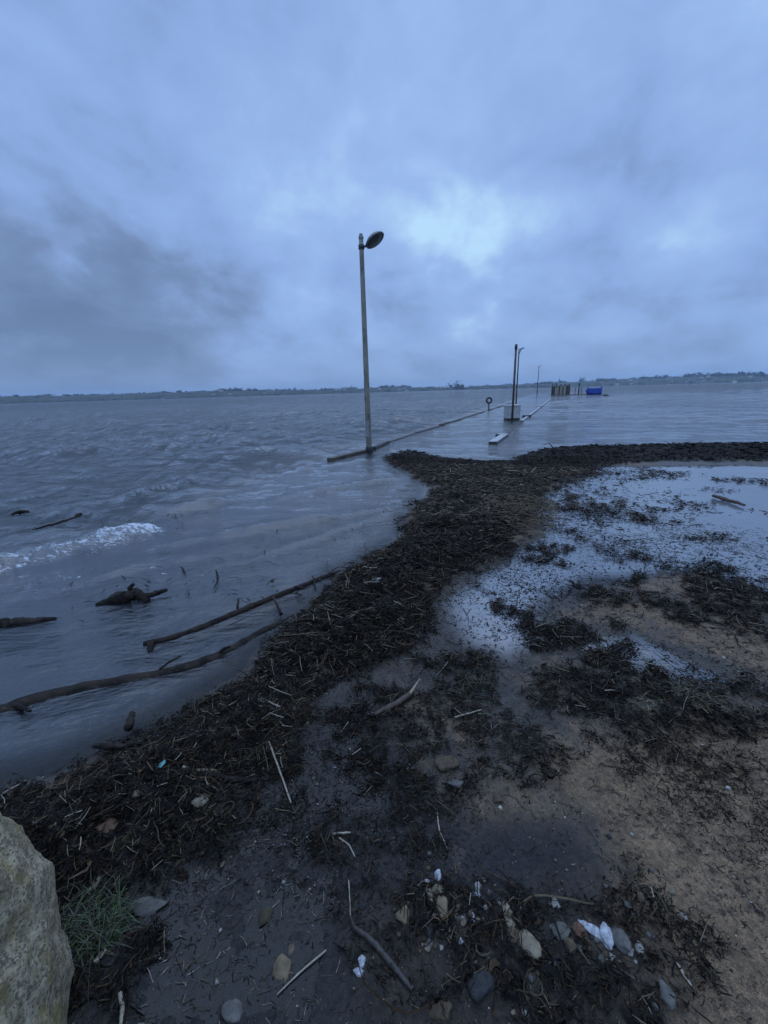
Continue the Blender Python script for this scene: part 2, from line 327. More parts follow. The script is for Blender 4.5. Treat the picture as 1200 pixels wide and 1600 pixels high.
def density(x, y):
    n = fbm(x, y, 2.2, 4, 40); n2 = fbm(x, y, 9.0, 3, 60); n4 = fbm(x, y*1.4, 20.0, 3, 61)
    s = sdist(x, y, BAND)
    dist = np.hypot(x, y)
    d = sstep(-.07, .10, s + (.10*n+.09*n2+.05*n4)*np.clip(dist/4, .55, 1.5))*np.clip(1.0+.9*n4+.5*n2+1.2*sstep(.05, .5, s), .15, 1)
    for P, w in PATCH:
        lo = P.min(0); hi = P.max(0); mg = .25 + .05*(hi-lo).max()
        k = (x > lo[0]-mg) & (x < hi[0]+mg) & (y > lo[1]-mg) & (y < hi[1]+mg)
        if not k.any(): continue
        sz = .5*(hi-lo).min()
        q = sdist(x[k], y[k], P)
        v = sstep(-.45*sz, .55*sz, q + sz*(.50*n[k]+.75*n2[k]))*w
        v = v*np.clip(.70+1.5*n4[k], .06, 1.25)
        d[k] = np.maximum(d[k], v)
    return d
def terrain(x, y):
    dist = np.hypot(x, y)
    sea = sdist(x, y, SEA)
    sea_w = sea + .10*fbm(x, y, 1.5, 3, 5)
    mic = .0030*fbm(x, y, 38, 3, 25)*sstep(6, 3, dist); n1 = fbm(x, y, .8, 3, 21); n2 = fbm(x, y, 3.2, 4, 22); n3 = fbm(x, y, 14, 3, 23)
    land = .013 + mic + .010*n1 + .007*n2 + .003*n3
    land = land + .035*sstep(1.6, -.2, y-.25*x)*sstep(.0, .9, x)
    for P, dp in zip(POOLS, POOL_DEPTH):
        q = sdist(x, y, P)
        land = land - (dp+.008)*sstep(-.10, .18, q+.10*n2+.05*n3+.22*fbm(x, y, 1.1, 3, 27))
    s = sdist(x, y, BAND)
    hump = sstep(-.02, .30, s)
    land = land + hump*(.055+.03*n1+.035*n2+.03*n3+.016*fbm(x, y, 34, 2, 24))*(1-.62*sstep(5.0, 8.0, dist))
    bed = -.006+.03*np.clip(fbm(x, y, 1.3, 3, 28), -.6, .5)*sstep(.3, 1.2, sea)-np.minimum(.075*np.maximum(sea_w, 0), .9) + .012*n2 + .005*n3
    k = sstep(-.03, .10, sea)
    z = land*(1-k) + bed*k
    z = np.where(np.abs(z) < .006, z + np.where(z > 0, .0018, -.0018)*sstep(.006, .0, np.abs(z)), z)
    return z, s, sea
def polar(r_list, a0, a1, na, oy=-1.5):
    az = np.linspace(R(a0), R(a1), na); rr = np.array(r_list)
    A, RR = np.meshgrid(az, rr)
    X = (RR*np.sin(A)).ravel(); Y = (RR*np.cos(A)+oy).ravel()
    nr = len(rr); i = np.arange(nr-1)[:, None]*na + np.arange(na-1)[None, :]
    i = i.ravel(); Fc = np.c_[i, i+1, i+na+1, i+na]
    return X, Y, Fc
def geo(a, b, q):
    out = [a]
    while out[-1] < b: out.append(out[-1]*(1+q))
    return out

# ------------------------------------------------------------------ beach
rl = geo(.5, 6.0, .0048) + geo(6.05, 60, .010)
X, Y, Fc = polar(rl, -86, 86, 860)
Z, sB, sS = terrain(X, Y)
dens = density(X, Y)
nm = fbm(X, Y, 1.1, 4, 77)
wet = np.clip(sstep(.030, .004, Z) + .45*sstep(-.2, .5, nm), 0, 1)
sandzone = world_poly([(820, 1190), (1000, 1120), (1330, 1100), (1700, 1200), (1700, 1900), (1150, 1640), (1060, 1480), (990, 1330), (900, 1240)])
sand2 = world_poly([(880, 960), (960, 945), (1060, 960), (1240, 1030), (1400, 1040), (1400, 1090), (1200, 1060), (1080, 1010), (980, 985)])
dry = np.maximum(sstep(-.12, .25, sdist(X, Y, sandzone)+.12*nm), sstep(-.10, .12, sdist(X, Y, sand2)+.08*nm))
wet = wet*(1-.80*dry*sstep(.0, .01, Z))
mudpoly = world_poly([(420, 1120), (640, 1080), (700, 1180), (760, 1250), (950, 1290), (1000, 1420), (1130, 1560), (1130, 1900), (-100, 1900), (-100, 1400), (350, 1330)])
mud = sstep(-.15, .2, sdist(X, Y, mudpoly)+.14*nm)*(.85-.3*sstep(.1, .6, nm))
mud = np.maximum(mud, .8*sstep(.0, .6, sS))
mud = np.maximum(mud, sstep(-.12, .12, sdist(X, Y, world_poly([(690, 1300), (780, 1260), (900, 1285), (960, 1350), (930, 1420), (760, 1440), (680, 1400)]))+.1*nm))
Z = Z + .012*dens*sstep(.1, .6, dens)*(1+.6*fbm(X, Y, 22, 2, 31))
beach = np_mesh('beach', np.c_[X, Y, Z], Fc, beach_material(), {'weed': sstep(.35, .9, dens), 'wet': wet, 'mud': mud})
tag(beach, kind='structure')

# ------------------------------------------------------------------ sea
def pline(pts): return np.array([at(x, y)[:2] for x, y in pts])
KL0, KL1 = at(515, 720)[:2], at(765, 638)[:2]          # the flooded pier's left kerb
KR0, KR1 = at(768, 694)[:2], at(858, 624)[:2]          # and right kerb
def side(x, y, a, b): e = (b-a)/np.linalg.norm(b-a); return e[0]*(y-a[1])-e[1]*(x-a[0])   # + left of the line
SW = [([(-60, 905), (0, 884), (60, 868), (120, 858), (180, 842), (238, 826)], .085, .16, 1.0), ([(225, 812), (290, 795), (360, 778)], .085, .13, .0),
      ([(240, 858), (330, 842), (420, 826), (520, 808), (610, 795), (655, 790)], .040, .10, .10), ([(400, 788), (470, 772), (560, 757), (640, 744)], .030, .12, .05),
      ([(400, 872), (480, 848), (560, 820), (640, 795)], .022, .06, .05), ([(180, 790), (260, 760), (330, 745)], .05, .2, 0), ([(-40, 800), (60, 772), (130, 760)], .05, .2, 0),
      ([(440, 740), (540, 722), (590, 716)], .03, .15, .0), ([(-60, 950), (80, 925), (200, 890), (330, 868)], .025, .10, .25)]
SW = [(pline(p), a, w, f) for p, a, w, f in SW]
def sea_state(x, y):
    dist = np.hypot(x, y)
    tz, sB, sea = terrain_coarse(x, y)
    left = sstep(-.6, 1.0, side(x, y, KL0, KL1))
    rightside = sstep(.5, -3, side(x, y, KR0, KR1))
    amp = np.maximum(left*1.0, .20 + .22*rightside*sstep(14, 60, dist) + .55*sstep(70, 200, dist))
    amp = amp*(.42*sstep(.0, .5, sea)+.58*sstep(.5, 5.5, sea))
    amp = np.where(sea < .0, 0, amp)
    return tz, sea, amp
def terrain_coarse(x, y): return terrain(x, y)
def waves(x, y, spacing, dist):
    z = np.zeros_like(x); wr = np.random.default_rng(3)
    wx = x + .55*fbm(x, y, .22, 2, 90); wy = y + .55*fbm(x, y, .25, 2, 93)
    gust = .75+.5*fbm(x, y, .12, 2, 95)
    for k in range(56):
        L = .30*(4.6/.30)**wr.random(); a = R(-100 + wr.normal()*33); ph = wr.random()*6.283
        A = .0145*L**.78
        q = (wx*math.cos(a)+wy*math.sin(a))*2*math.pi/L + ph
        s = np.sin(q); f = sstep(2.0, 4.0, L/spacing)
        z += f*A*(.75*s - .25*np.cos(2*q))
    return z*gust
rl2 = geo(.9, 75, .0085) + geo(77, 3800, .045)
X, Y, Fc = polar(rl2, -87, 87, 760)
dist = np.hypot(X, Y)
tz, sea, amp = sea_state(X, Y)
Zw = amp*waves(X, Y, np.maximum(.012*dist, .02), dist)*sstep(1500, 120, dist)
foam = np.zeros_like(X)
for P, a, w, f in SW:
    lo = P.min(0)-1.2; hi = P.max(0)+1.2
    k = (X > lo[0]) & (X < hi[0]) & (Y > lo[1]) & (Y < hi[1])
    d, _ = seg_dist(X[k], Y[k], P, False)
    # which side is the shore: steeper front, longer back
    e = (P[-1]-P[0])/np.linalg.norm(P[-1]-P[0]); sgn = e[0]*(Y[k]-P[0][1])-e[1]*(X[k]-P[0][0])
    dd = d + .05*fbm(X[k], Y[k], 3, 3, 70)
    endf = 1
    prof = np.exp(-(np.where(sgn > 0, dd/(1.9*w), dd/(.95*w)))**2)
    t = ((X[k]-P[0][0])*e[0]+(Y[k]-P[0][1])*e[1])/np.linalg.norm(P[-1]-P[0])
    fade = sstep(-.05, .2, t)*sstep(1.05, .75, t)
    Zw[k] += 1.9*a*prof*(.75+.5*fbm(X[k], Y[k], 2.0, 3, 71))*(fade if f < .9 else sstep(1.08, .95, t))
    if f:
        ff = f*np.exp(-(np.where(sgn > 0, dd/(.9*w), dd/(2.0*w)))**2)*(fade if f < .9 else sstep(1.1, .98, t))*(.85+.4*fbm(X[k], Y[k], 2.2, 3, 72))
        foam[k] = np.maximum(foam[k], np.clip(ff, 0, 1))
# loose foam streaks in the wash
fz = world_poly([(-100, 1000), (-100, 880), (240, 845), (420, 830), (560, 850), (420, 920), (260, 960), (60, 1000)])
foam = np.maximum(foam, .40*sstep(-.1, .8, sdist(X, Y, fz))*sstep(.0, .7, .6*fbm(X*.8+Y*.5, 2.6*(Y-.45*X), 1.3, 4, 73)+.5*fbm(X, Y, 5.0, 3, 75)))
lump = foam > .35
Zw = np.where(lump, Zw+.03*np.clip(fbm(X, Y, 9, 4, 74), -.2, 1)*foam, Zw)
depth = np.maximum(Zw-tz, 0)
pool_sheen = np.maximum.reduce([sstep(-.05, .25, sdist(X, Y, POOLS[i])) for i in (0, 1, 3)])  # pools that get the painted sky sheen
opac = 1-np.exp(-depth*(7.0+34*pool_sheen))
opac = np.where(sea > 2.5, np.maximum(opac, sstep(2.5, 5, sea)), opac)
chop = np.clip(amp*1.0, 0, 1)
chop = np.where(sea > 0, np.maximum(chop, .22*sstep(.0, .4, sea)+.06*sstep(2, 6, sea)), 0)
water = np_mesh('water', np.c_[X, Y, Zw], Fc, water_material(), {'opac': opac, 'chop': chop, 'foam': foam, 'pool_sheen': pool_sheen})
tag(water, kind='structure')
def water_z(x, y):
    x = np.atleast_1d(np.float64(x)); y = np.atleast_1d(np.float64(y))
    return 0*x

# ------------------------------------------------------------------ drift weed and straw
WEED = tint_mat('wet seaweed', rough=.60, spec=.16); STRAW = tint_mat('straw and reed bits', rough=.6, spec=.35)
def ground_z(x, y):
    z = terrain(x, y)[0]; return np.maximum(z, 0.001)
def scatter(n, d_lo, d_hi, dens_pow=1.0, thr=0.04, azw=60, fn=None):
    # candidate points with even density per ground area in a ring ahead of the camera
    out = []
    got = 0
    while got < n:
        m = 60000
        r = np.sqrt(rng.random(m)*(d_hi**2-d_lo**2)+d_lo**2); a = R(azw)*(rng.random(m)*2-1)
        x = r*np.sin(a); y = r*np.cos(a)
        d = (fn or density)(x, y)
        k = (rng.random(m) < d**dens_pow) & (d > thr)
        if k.sum() < 20: break
        out.append(np.c_[x[k], y[k], d[k]]); got += k.sum()
    return np.vstack(out)[:n]
def ribbons(P, L, W, cols, curl=.6, lift=.02, tilt=.5, segs=3, zup=0.0):
    n = len(P); yaw = rng.random(n)*2*math.pi; bend = rng.normal(size=n)*curl
    ts = np.linspace(0, 1, segs+1); V = np.zeros((n, segs+1, 2, 3))
    gz = ground_z(P[:, 0], P[:, 1]); z0 = gz + zup + rng.random(n)*lift
    x = P[:, 0].copy(); y = P[:, 1].copy(); z = z0.copy(); ang = yaw.copy()
    pit = rng.normal(size=n)*.35*tilt; roll = rng.normal(size=n)*tilt*1.3
    for j, t in enumerate(ts):
        wv = W*(.35+.65*math.sin(math.pi*(.12+.8*t)))
        nx, ny = -np.sin(ang), np.cos(ang)
        V[:, j, 0] = np.c_[x+nx*wv*np.cos(roll)/2, y+ny*wv*np.cos(roll)/2, z+np.sin(roll)*wv/2]
        V[:, j, 1] = np.c_[x-nx*wv*np.cos(roll)/2, y-ny*wv*np.cos(roll)/2, z-np.sin(roll)*wv/2]
        st = L/segs
        x = x+np.cos(ang)*st; y = y+np.sin(ang)*st; z = z + np.sin(pit)*st*(1 if t < .4 else -.8)
        ang = ang+bend/segs*2.2 + rng.normal(size=n)*.25*curl
    base = np.arange(n)[:, None]*(segs+1)*2
    q = []
    for j in range(segs): q.append(np.c_[base+2*j, base+2*j+1, base+2*j+3, base+2*j+2])
    Fc = np.stack(q, 1).reshape(-1, 4)
    C = np.repeat(cols, (segs+1)*2, 0)
    return V.reshape(-1, 3), Fc, C
def prisms(P, L, W, cols, lift, pitch=.22, zup=0.0):       # stiff three-sided stalks
    n = len(P); yaw = rng.random(n)*2*math.pi; pit = rng.normal(size=n)*pitch
    d = np.c_[np.cos(yaw)*np.cos(pit), np.sin(yaw)*np.cos(pit), np.sin(pit)]
    s = np.c_[-np.sin(yaw), np.cos(yaw), 0*yaw]; u = np.cross(s, d)*-1; u = np.where(u[:, 2:] < 0, -u, u)
    gz = ground_z(P[:, 0], P[:, 1])
    c = np.c_[P[:, 0], P[:, 1], gz+zup+rng.random(n)*lift + .5*L*np.abs(np.sin(pit))]
    mid = rng.normal(size=(n, 3))*(L*.035)[:, None]
    V = np.zeros((n, 3, 3, 3))
    for j, (t, wf) in enumerate(((-.5, 1), (.05, .95), (.5, .6))):
        cc = c + d*(L*t)[:, None] + (mid if j == 1 else 0)
        for k, (a, b) in enumerate(((-.5, -.3), (.5, -.3), (0, .5))):
            V[:, j, k] = cc + s*(W*a*wf)[:, None] + u*(W*b*wf)[:, None]
    base = np.arange(n)[:, None]*9; q = []
    for j in range(2):
        for k in range(3):
            k2 = (k+1) % 3; q.append(np.c_[base+3*j+k, base+3*j+k2, base+3*j+3+k2, base+3*j+3+k])
    return V.reshape(-1, 3), np.stack(q, 1).reshape(-1, 4), np.repeat(cols, 9, 0)
def pick(n, pal, jit=.25):
    pal = np.array(pal); c = pal[rng.integers(0, len(pal), n)]
    return c*np.exp(rng.normal(size=(n, 1))*jit)
def build(name, parts, mat, label, cat):
    V = []; Fq = []; C = []; o = 0
    for v, f, c in parts: V.append(v); Fq.append(f+o); C.append(c); o += len(v)
    ob = np_mesh(name, np.vstack(V), np.vstack(Fq), mat, None, np.vstack(C), smooth=False)
    return tag(ob, label, cat, kind='stuff')
DARK = [(.005, .004, .0035), (.007, .0055, .004), (.012, .0075, .005), (.019, .012, .007), (.009, .008, .005), (.015, .012, .007)]
RUST = DARK + DARK + [(.045, .025, .012), (.06, .036, .018)]
parts = []
def wd(n, lo, hi, L0, W0, pal, **kw):
    P = scatter(n, lo, hi, kw.pop('pw', 1.0), kw.pop('thr', .04), kw.pop('azw', 62)); m = len(P)
    L = L0*np.exp(rng.normal(size=m)*.45); W = W0*np.exp(rng.normal(size=m)*.35)
    parts.append(ribbons(P, L, W, pick(m, pal), **kw))
wd(60000, .4, 2.2, .022, .0030, RUST, lift=.020, tilt=.7)
wd(30000, .4, 2.2, .012, .0050, DARK, lift=.012, tilt=.8, curl=1.1)
wd(70000, 2.2, 5.0, .028, .0038, RUST, lift=.032, tilt=.7)
wd(50000, 2.2, 5.0, .017, .0065, DARK, lift=.03, tilt=.9, curl=1.0)
wd(75000, 5.0, 11.0, .042, .0095, DARK+RUST[-2:], lift=.028, tilt=.5, curl=1.0, azw=55)
wd(14000, 11.0, 22.0, .10, .022, DARK, lift=.025, tilt=.5, azw=55)
wd(2600, .4, 3.2, .10, .0042, RUST+[(.06, .05, .028)], lift=.03, tilt=.5, curl=.9, segs=6)
wd(2400, 3.2, 7.5, .16, .0075, RUST+[(.06, .05, .028)], lift=.03, tilt=.35, curl=.9, segs=6)
wd(900, .4, 3.0, .030, .016, RUST, lift=.02, tilt=.9, curl=1.2)
# thin threads lying flat over the sand
def sparse(x, y): return (.10+.42*sstep(-.25, .5, fbm(x, y, 1.4, 4, 120)))*(sdist(x, y, SEA) < -.05)
def wd2(n, lo, hi, L0, W0, fn, **kw):
    P = scatter(n, lo, hi, 1.0, .02, 62, fn); m = len(P)
    L = L0*np.exp(rng.normal(size=m)*.55); W = W0*np.exp(rng.normal(size=m)*.35)
    parts.append(ribbons(P, L, W, pick(m, DARK), **kw))
wd2(15000, .4, 2.4, .019, .0022, sparse, lift=.003, tilt=.25, curl=1.0)
wd2(12000, 2.4, 6.5, .033, .0050, sparse, lift=.004, tilt=.25, curl=1.0)
poolspeck = world_poly([(690, 960), (760, 890), (840, 800), (900, 730), (1330, 724), (1330, 930), (1200, 1000), (860, 1030), (720, 1040)])
def speck(x, y): return .08*sstep(-.1, .2, sdist(x, y, poolspeck))*sstep(.15, .75, fbm(x, y*1.3, 1.6, 4, 170))
wd2(1300, 2.5, 12, .050, .010, speck, lift=.006, tilt=.3, curl=1.0)
# crumbs adrift on the open water
def adrift(x, y):
    z = world_poly([(-200, 870), (-100, 720), (220, 670), (420, 690), (420, 800), (620, 850), (400, 950), (100, 960)])
    return .10*sstep(-.5, .5, sdist(x, y, z))*sstep(.2, .7, fbm(x, y, .9, 3, 130))
P = scatter(900, 3.0, 16, 1, .01, 62, adrift); m = len(P)
v_, f_, c_ = ribbons(P, .08*np.exp(rng.normal(size=m)*.7), .009*np.exp(rng.normal(size=m)*.4), pick(m, DARK), lift=.008, tilt=.04, zup=.022, curl=.9)
parts.append((v_, f_, c_))
build('seaweed', parts, WEED, 'dark brown drift seaweed banked along the flooded shore and strewn over sand', 'seaweed')

parts = []
TAN = [(.22, .17, .10), (.30, .25, .17), (.16, .12, .07), (.12, .085, .05), (.38, .33, .25)]
DULL = [(.09, .062, .036), (.13, .095, .055), (.18, .14, .085), (.07, .05, .03), (.05, .034, .02), (.11, .07, .035)]
def st(n, lo, hi, L0, W0, pal, fn=None, pw=1.5, thr=.2, lift=.03, **kw):
    P = scatter(n, lo, hi, pw, thr, 62, fn); m = len(P)
    L = L0*np.exp(rng.normal(size=m)*.5); W = W0*np.exp(rng.normal(size=m)*.25)
    parts.append(prisms(P, L, W, pick(m, pal), lift, **kw))
st(2600, .5, 2.2, .028, .0026, DULL); st(420, .5, 2.2, .045, .0030, TAN)
st(4200, 2.2, 5.0, .045, .0038, DULL, lift=.045); st(420, 2.2, 5.0, .065, .0045, TAN, lift=.04)
st(2600, 5.0, 9.5, .075, .0085, DULL, lift=.06); st(160, 5.0, 9.5, .10, .009, TAN, lift=.06)
brownp = ell(815, 808, 60, 26, 0)
st(900, 4.5, 8.5, .075, .008, DULL[:3]+TAN[2:4], fn=lambda x, y: sstep(-.25, .2, sdist(x, y, brownp)), pw=1, thr=.05, lift=.07)
def loose(x, y): return .35*sstep(.0, .7, fbm(x, y, 1.0, 3, 150))*(sdist(x, y, SEA) < -.02)
st(2400, .5, 2.5, .020, .0015, DULL+TAN, fn=loose, pw=1, thr=.02, lift=.003, pitch=.05)
st(1300, 2.5, 6.0, .036, .0026, DULL+TAN, fn=loose, pw=1, thr=.02, lift=.003, pitch=.05)
build('straw', parts, STRAW, 'pale broken reed and straw bits tangled in the seaweed', 'straw')
# grit
def gritfn(x, y): return .15+.35*sstep(.1, .6, fbm(x, y, 1.6, 3, 160))*(sdist(x, y, SEA) < -.05)-.2*(sdist(x, y, SEA) > -.05)
P = scatter(9000, .4, 4.5, 1, .01, 62, gritfn); n = len(P)
s = .0021*np.exp(rng.normal(size=n)*.55)*(1+.35*np.hypot(P[:, 0], P[:, 1]))*.8
oc = np.array([(1, 0, 0), (0, 1, 0), (-1, 0, 0), (0, -1, 0), (0, 0, .7), (0, 0, -.7)])
V = oc[None]*s[:, None, None]*(1+.5*rng.normal(size=(n, 6, 1))*.5) + np.c_[P[:, :2], ground_z(P[:, 0], P[:, 1])+s*.2][:, None, :]
tri = np.array([(0, 1, 4), (1, 2, 4), (2, 3, 4), (3, 0, 4), (1, 0, 5), (2, 1, 5), (3, 2, 5), (0, 3, 5)])
Fc = (tri[None]+6*np.arange(n)[:, None, None]).reshape(-1, 3)
GRIT = tint_mat('grit', rough=.7)
o = np_mesh('gravel', V.reshape(-1, 3), Fc, GRIT, None, np.repeat(pick(n, [(.14, .11, .075), (.2, .16, .11), (.08, .065, .045), (.36, .33, .28), (.02, .017, .014), (.035, .028, .02), (.10, .075, .05), (.02, .017, .014)]), 6, 0))
tag(o, 'scattered grit and shell crumbs on the wet sand', 'gravel', kind='stuff')

# ------------------------------------------------------------------ pier: kerbs, lamps, block, lifebuoy
GALV = rough_mat('weathered grey green paint', (.19, .17, .125), (.31, .28, .215), 5, .55, .15, .004, (.06, .05, .035), (1, 1, .25))
STEEL = rough_mat('dull steel', (.16, .17, .18), (.26, .27, .28), 14, .4, .1, .002, metallic=.6)
DKSTEEL = rough_mat('dark weathered steel', (.022, .024, .028), (.05, .05, .052), 14, .55, .2, .003)
WHITEP = rough_mat('chalky white paint', (.52, .52, .50), (.68, .68, .66), 9, .6, .2, .003, (.30, .28, .24))
LENS = rough_mat('dirty lamp glass', (.035, .030, .026), (.085, .070, .055), 9, .25, .05, .002)
WETWOOD = rough_mat('wet dark timber', (.016, .012, .009), (.055, .042, .030), 6, .45, .5, .008, (.008, .007, .006), (1, 1, 1))
TIMBER = rough_mat('weathered timber', (.060, .046, .032), (.13, .10, .07), 7, .7, .5, .006, (.03, .025, .018))
PALEWOOD = rough_mat('pale bleached timber', (.30, .27, .21), (.42, .39, .33), 7, .75, .4, .005, (.18, .15, .11))
CONC = rough_mat('weathered concrete', (.46, .45, .42), (.58, .57, .54), 3.5, .8, .3, .006, (.20, .19, .165))
CONCTOP = rough_mat('wet concrete kerb', (.34, .34, .33), (.46, .46, .45), 3.5, .22, .3, .006, (.11, .105, .09))
ALGAE = rough_mat('dark weed and algae', (.010, .012, .008), (.022, .022, .014), 18, .6, .8, .01)
BLUE = rough_mat('bright blue sheeting', (.012, .05, .30), (.02, .075, .42), 2.5, .5, .5, .05)

def z_of(base, px, py):
    return at_depth(px, py, math.hypot(base[0], base[1]))[2]
def rotY(a): return Matrix.Rotation(a, 4, 'Y')
def align(n):                                    # matrix turning +Z onto n
    return Vector(n).to_track_quat('Z', 'Y').to_matrix().to_4x4()

b = at(577, 706); hgt = z_of(b, 562.5, 373)
b2 = at(577, 660); zb = z_of(b, 576, 660); zb2 = z_of(b, 576.5, 682)
root = tag(empty('street_lamp', (b[0], b[1], -.25)), 'tall weathered street lamp with round tilted head standing in water at the pier start', 'street lamp', 'street lamps along the flooded pier')
bm = bmesh.new(); zs = np.linspace(0, hgt+.25, 14)
add_tube(bm, [(0, 0, z) for z in zs], [.088-.030*z/zs[-1] for z in zs], 20)
pole = bm_obj('pole', bm, GALV, root, True)
bm = bmesh.new(); add_tube(bm, [(0, 0, hgt+.25), (0, 0, hgt+.30)], .066, 18); add_tube(bm, [(0, 0, hgt+.30), (0, 0, hgt+.36)], .045, 18); bm_obj('cap', bm, STEEL, root)
bm = bmesh.new()                                  # painted plate strapped to the foot of the pole, camera side
vs_ = []
for z in (zb2+.25-.0, zb+.25+.05):
    vs_.append([bm.verts.new((.0905*math.sin(R(t)), -.0905*math.cos(R(t)), z)) for t in range(-75, 16, 15)])
for k in range(len(vs_[0])-1): bm.faces.new((vs_[0][k], vs_[0][k+1], vs_[1][k+1], vs_[1][k]))
sol = bmesh.ops.solidify(bm, geom=bm.faces[:], thickness=-.004)
bm_obj('plate', bm, WHITEP, root)
bm = bmesh.new(); add_tube(bm, [(0, 0, .20), (0, 0, .29), (0, 0, .36), (0, 0, .40)], [.125, .122, .108, .092], 18); bm_obj('weed_collar', bm, ALGAE, root, True)
# bracket and head
zj = z_of(b, 570, 386)+.25; hc = at_depth(585.5, 375, math.hypot(b[0], b[1]))-np.array([b[0], b[1], -.25])
n = Vector((.50, -.20, -.84)).normalized()
bm = bmesh.new(); add_tube(bm, [(.02, 0, zj), (.10, -.005, zj+.01), (hc[0]-.22, hc[1], zj+.05), (hc[0]-.17, hc[1], hc[2]-.10)], [.026, .026, .030, .034], 10)
add_tube(bm, [(0, 0, zj-.05), (0, 0, zj+.05)], .078, 16)
bm_obj('bracket', bm, DKSTEEL, root, True)
M_ = Matrix.Translation(hc) @ align(n)            # local +Z = the way the lamp looks
bm = bmesh.new(); add_lathe(bm, [(0, -.125), (.09, -.118), (.17, -.090), (.235, -.045), (.262, 0), (.262, .028), (.246, .030), (.240, .012)], 32, M_)
head = bm_obj('lamp_head', bm, GALV, root, True)
bm = bmesh.new(); add_lathe(bm, [(.243, .006), (.235, .022), (.16, .045), (.08, .058), (0, .062)], 32, M_); bm_obj('lens', bm, LENS, head, True)
bm = bmesh.new(); add_lathe(bm, [(.270, -.012), (.276, .0), (.276, .016), (.268, .022), (.2635, .016), (.2635, -.008), (.270, -.012)], 32, M_); bm_obj('rim', bm, STEEL, head, True)

def arm_lamp(pb, ptop, armpx, label, rad, zb=-.3):
    b = at(*pb); h = z_of(b, *ptop); a = at_depth(*armpx, math.hypot(b[0], b[1]))-np.array([b[0], b[1], 0])
    r = tag(empty('street_lamp', (b[0], b[1], 0)), label, 'street lamp', 'street lamps along the flooded pier')
    bm = bmesh.new(); add_tube(bm, [(0, 0, zb), (0, 0, h*.5), (0, 0, h)], [rad, rad*.85, rad*.7], 14); bm_obj('pole', bm, DKSTEEL, r, True)
    bm = bmesh.new(); m = (a[0], a[1], 0); add_tube(bm, [(0, 0, h-.28), (a[0]*.25, 0, h-.22), (a[0]*.55, 0, a[2]-.08), (a[0]*.8, 0, a[2]-.03)], rad*.42, 8); bm_obj('bracket', bm, DKSTEEL, r, True)
    bm = bmesh.new(); add_lathe(bm, [(0, -.06), (.07, -.05), (.12, -.02), (.135, .008), (.13, .02)], 20, Matrix.Translation((a[0]*1.0, 0, a[2])) @ align((.35, -.1, -.9)))
    hd = bm_obj('lamp_head', bm, STEEL, r, True)
    bm = bmesh.new(); add_lathe(bm, [(.126, .014), (.08, .028), (0, .034)], 20, Matrix.Translation((a[0]*1.0, 0, a[2])) @ align((.35, -.1, -.9))); bm_obj('lens', bm, LENS, hd, True)
    return r
# concrete block with the two masts
bb = at(802, 657.5); kd = (KR1-KR0)/np.linalg.norm(KR1-KR0); ang = math.atan2(kd[1], kd[0])-math.pi/2
px_m = math.hypot(bb[0], bb[1])/F*1.03
ztop = z_of(bb, 802, 633); wdt = 19.0*px_m
blk = tag(empty('concrete_block', (bb[0], bb[1]+.30, 0), 0), 'pale grey concrete block with dark wet foot carrying two masts', 'concrete block')
bm = bmesh.new(); add_box(bm, (0, 0, ztop*.5+.05), (wdt, .62, ztop-.16), 0, .015); bm_obj('body', bm, CONC, blk)
bm = bmesh.new(); add_box(bm, (.0, 0, ztop-.02), (wdt+.06, .68, .05), 0, .008); bm_obj('top_slab', bm, WHITEP, blk)
bm = bmesh.new(); add_box(bm, (0, 0, -.03), (wdt-.02, .60, .32), 0, .01); bm_obj('wet_foot', bm, ALGAE, blk)
m1 = at(800, 659); h1 = z_of(m1, 806.5, 538)
mast = tag(empty('mast', (m1[0], m1[1], 0)), 'tall brown mast with dark cap standing before the concrete block', 'mast')
bm = bmesh.new(); add_tube(bm, [(0, 0, -.4), (.0, 0, h1*.5), (0, 0, h1-.22)], [.062, .056, .052], 14); bm_obj('shaft', bm, TIMBER, mast, True)
bm = bmesh.new(); add_tube(bm, [(0, 0, h1-.24), (0, 0, h1)], .068, 14); bm_obj('cap', bm, DKSTEEL, mast, True)
arm_lamp((805.0, 652), (809.2, 545), (816.5, 544.5), 'thin dark street lamp with short arm behind the concrete block', .045)
arm_lamp((839, 617.5), (841.5, 572), (846, 571), 'farthest street lamp, a thin pole with short arm by the pier end', .085)

# lifebuoy on a post
lb = at(763.5, 641); hl = z_of(lb, 764, 625.5); pm = math.hypot(lb[0], lb[1])/F
lf = tag(empty('lifebuoy_stand', (lb[0], lb[1], 0)), 'dark ring lifebuoy on a short post on the left kerb', 'lifebuoy')
bm = bmesh.new(); add_tube(bm, [(0, 0, -.3), (0, 0, hl-.15)], .05, 10); bm_obj('post', bm, DKSTEEL, lf, True)
bm = bmesh.new(); rr = 3.6*pm
ring = [Vector((rr*math.cos(t), -.02, hl+rr*math.sin(t))) for t in np.linspace(0, 2*math.pi, 25)]
add_tube(bm, ring, .075, 10, False); bm_obj('ring', bm, DKSTEEL, lf, True)

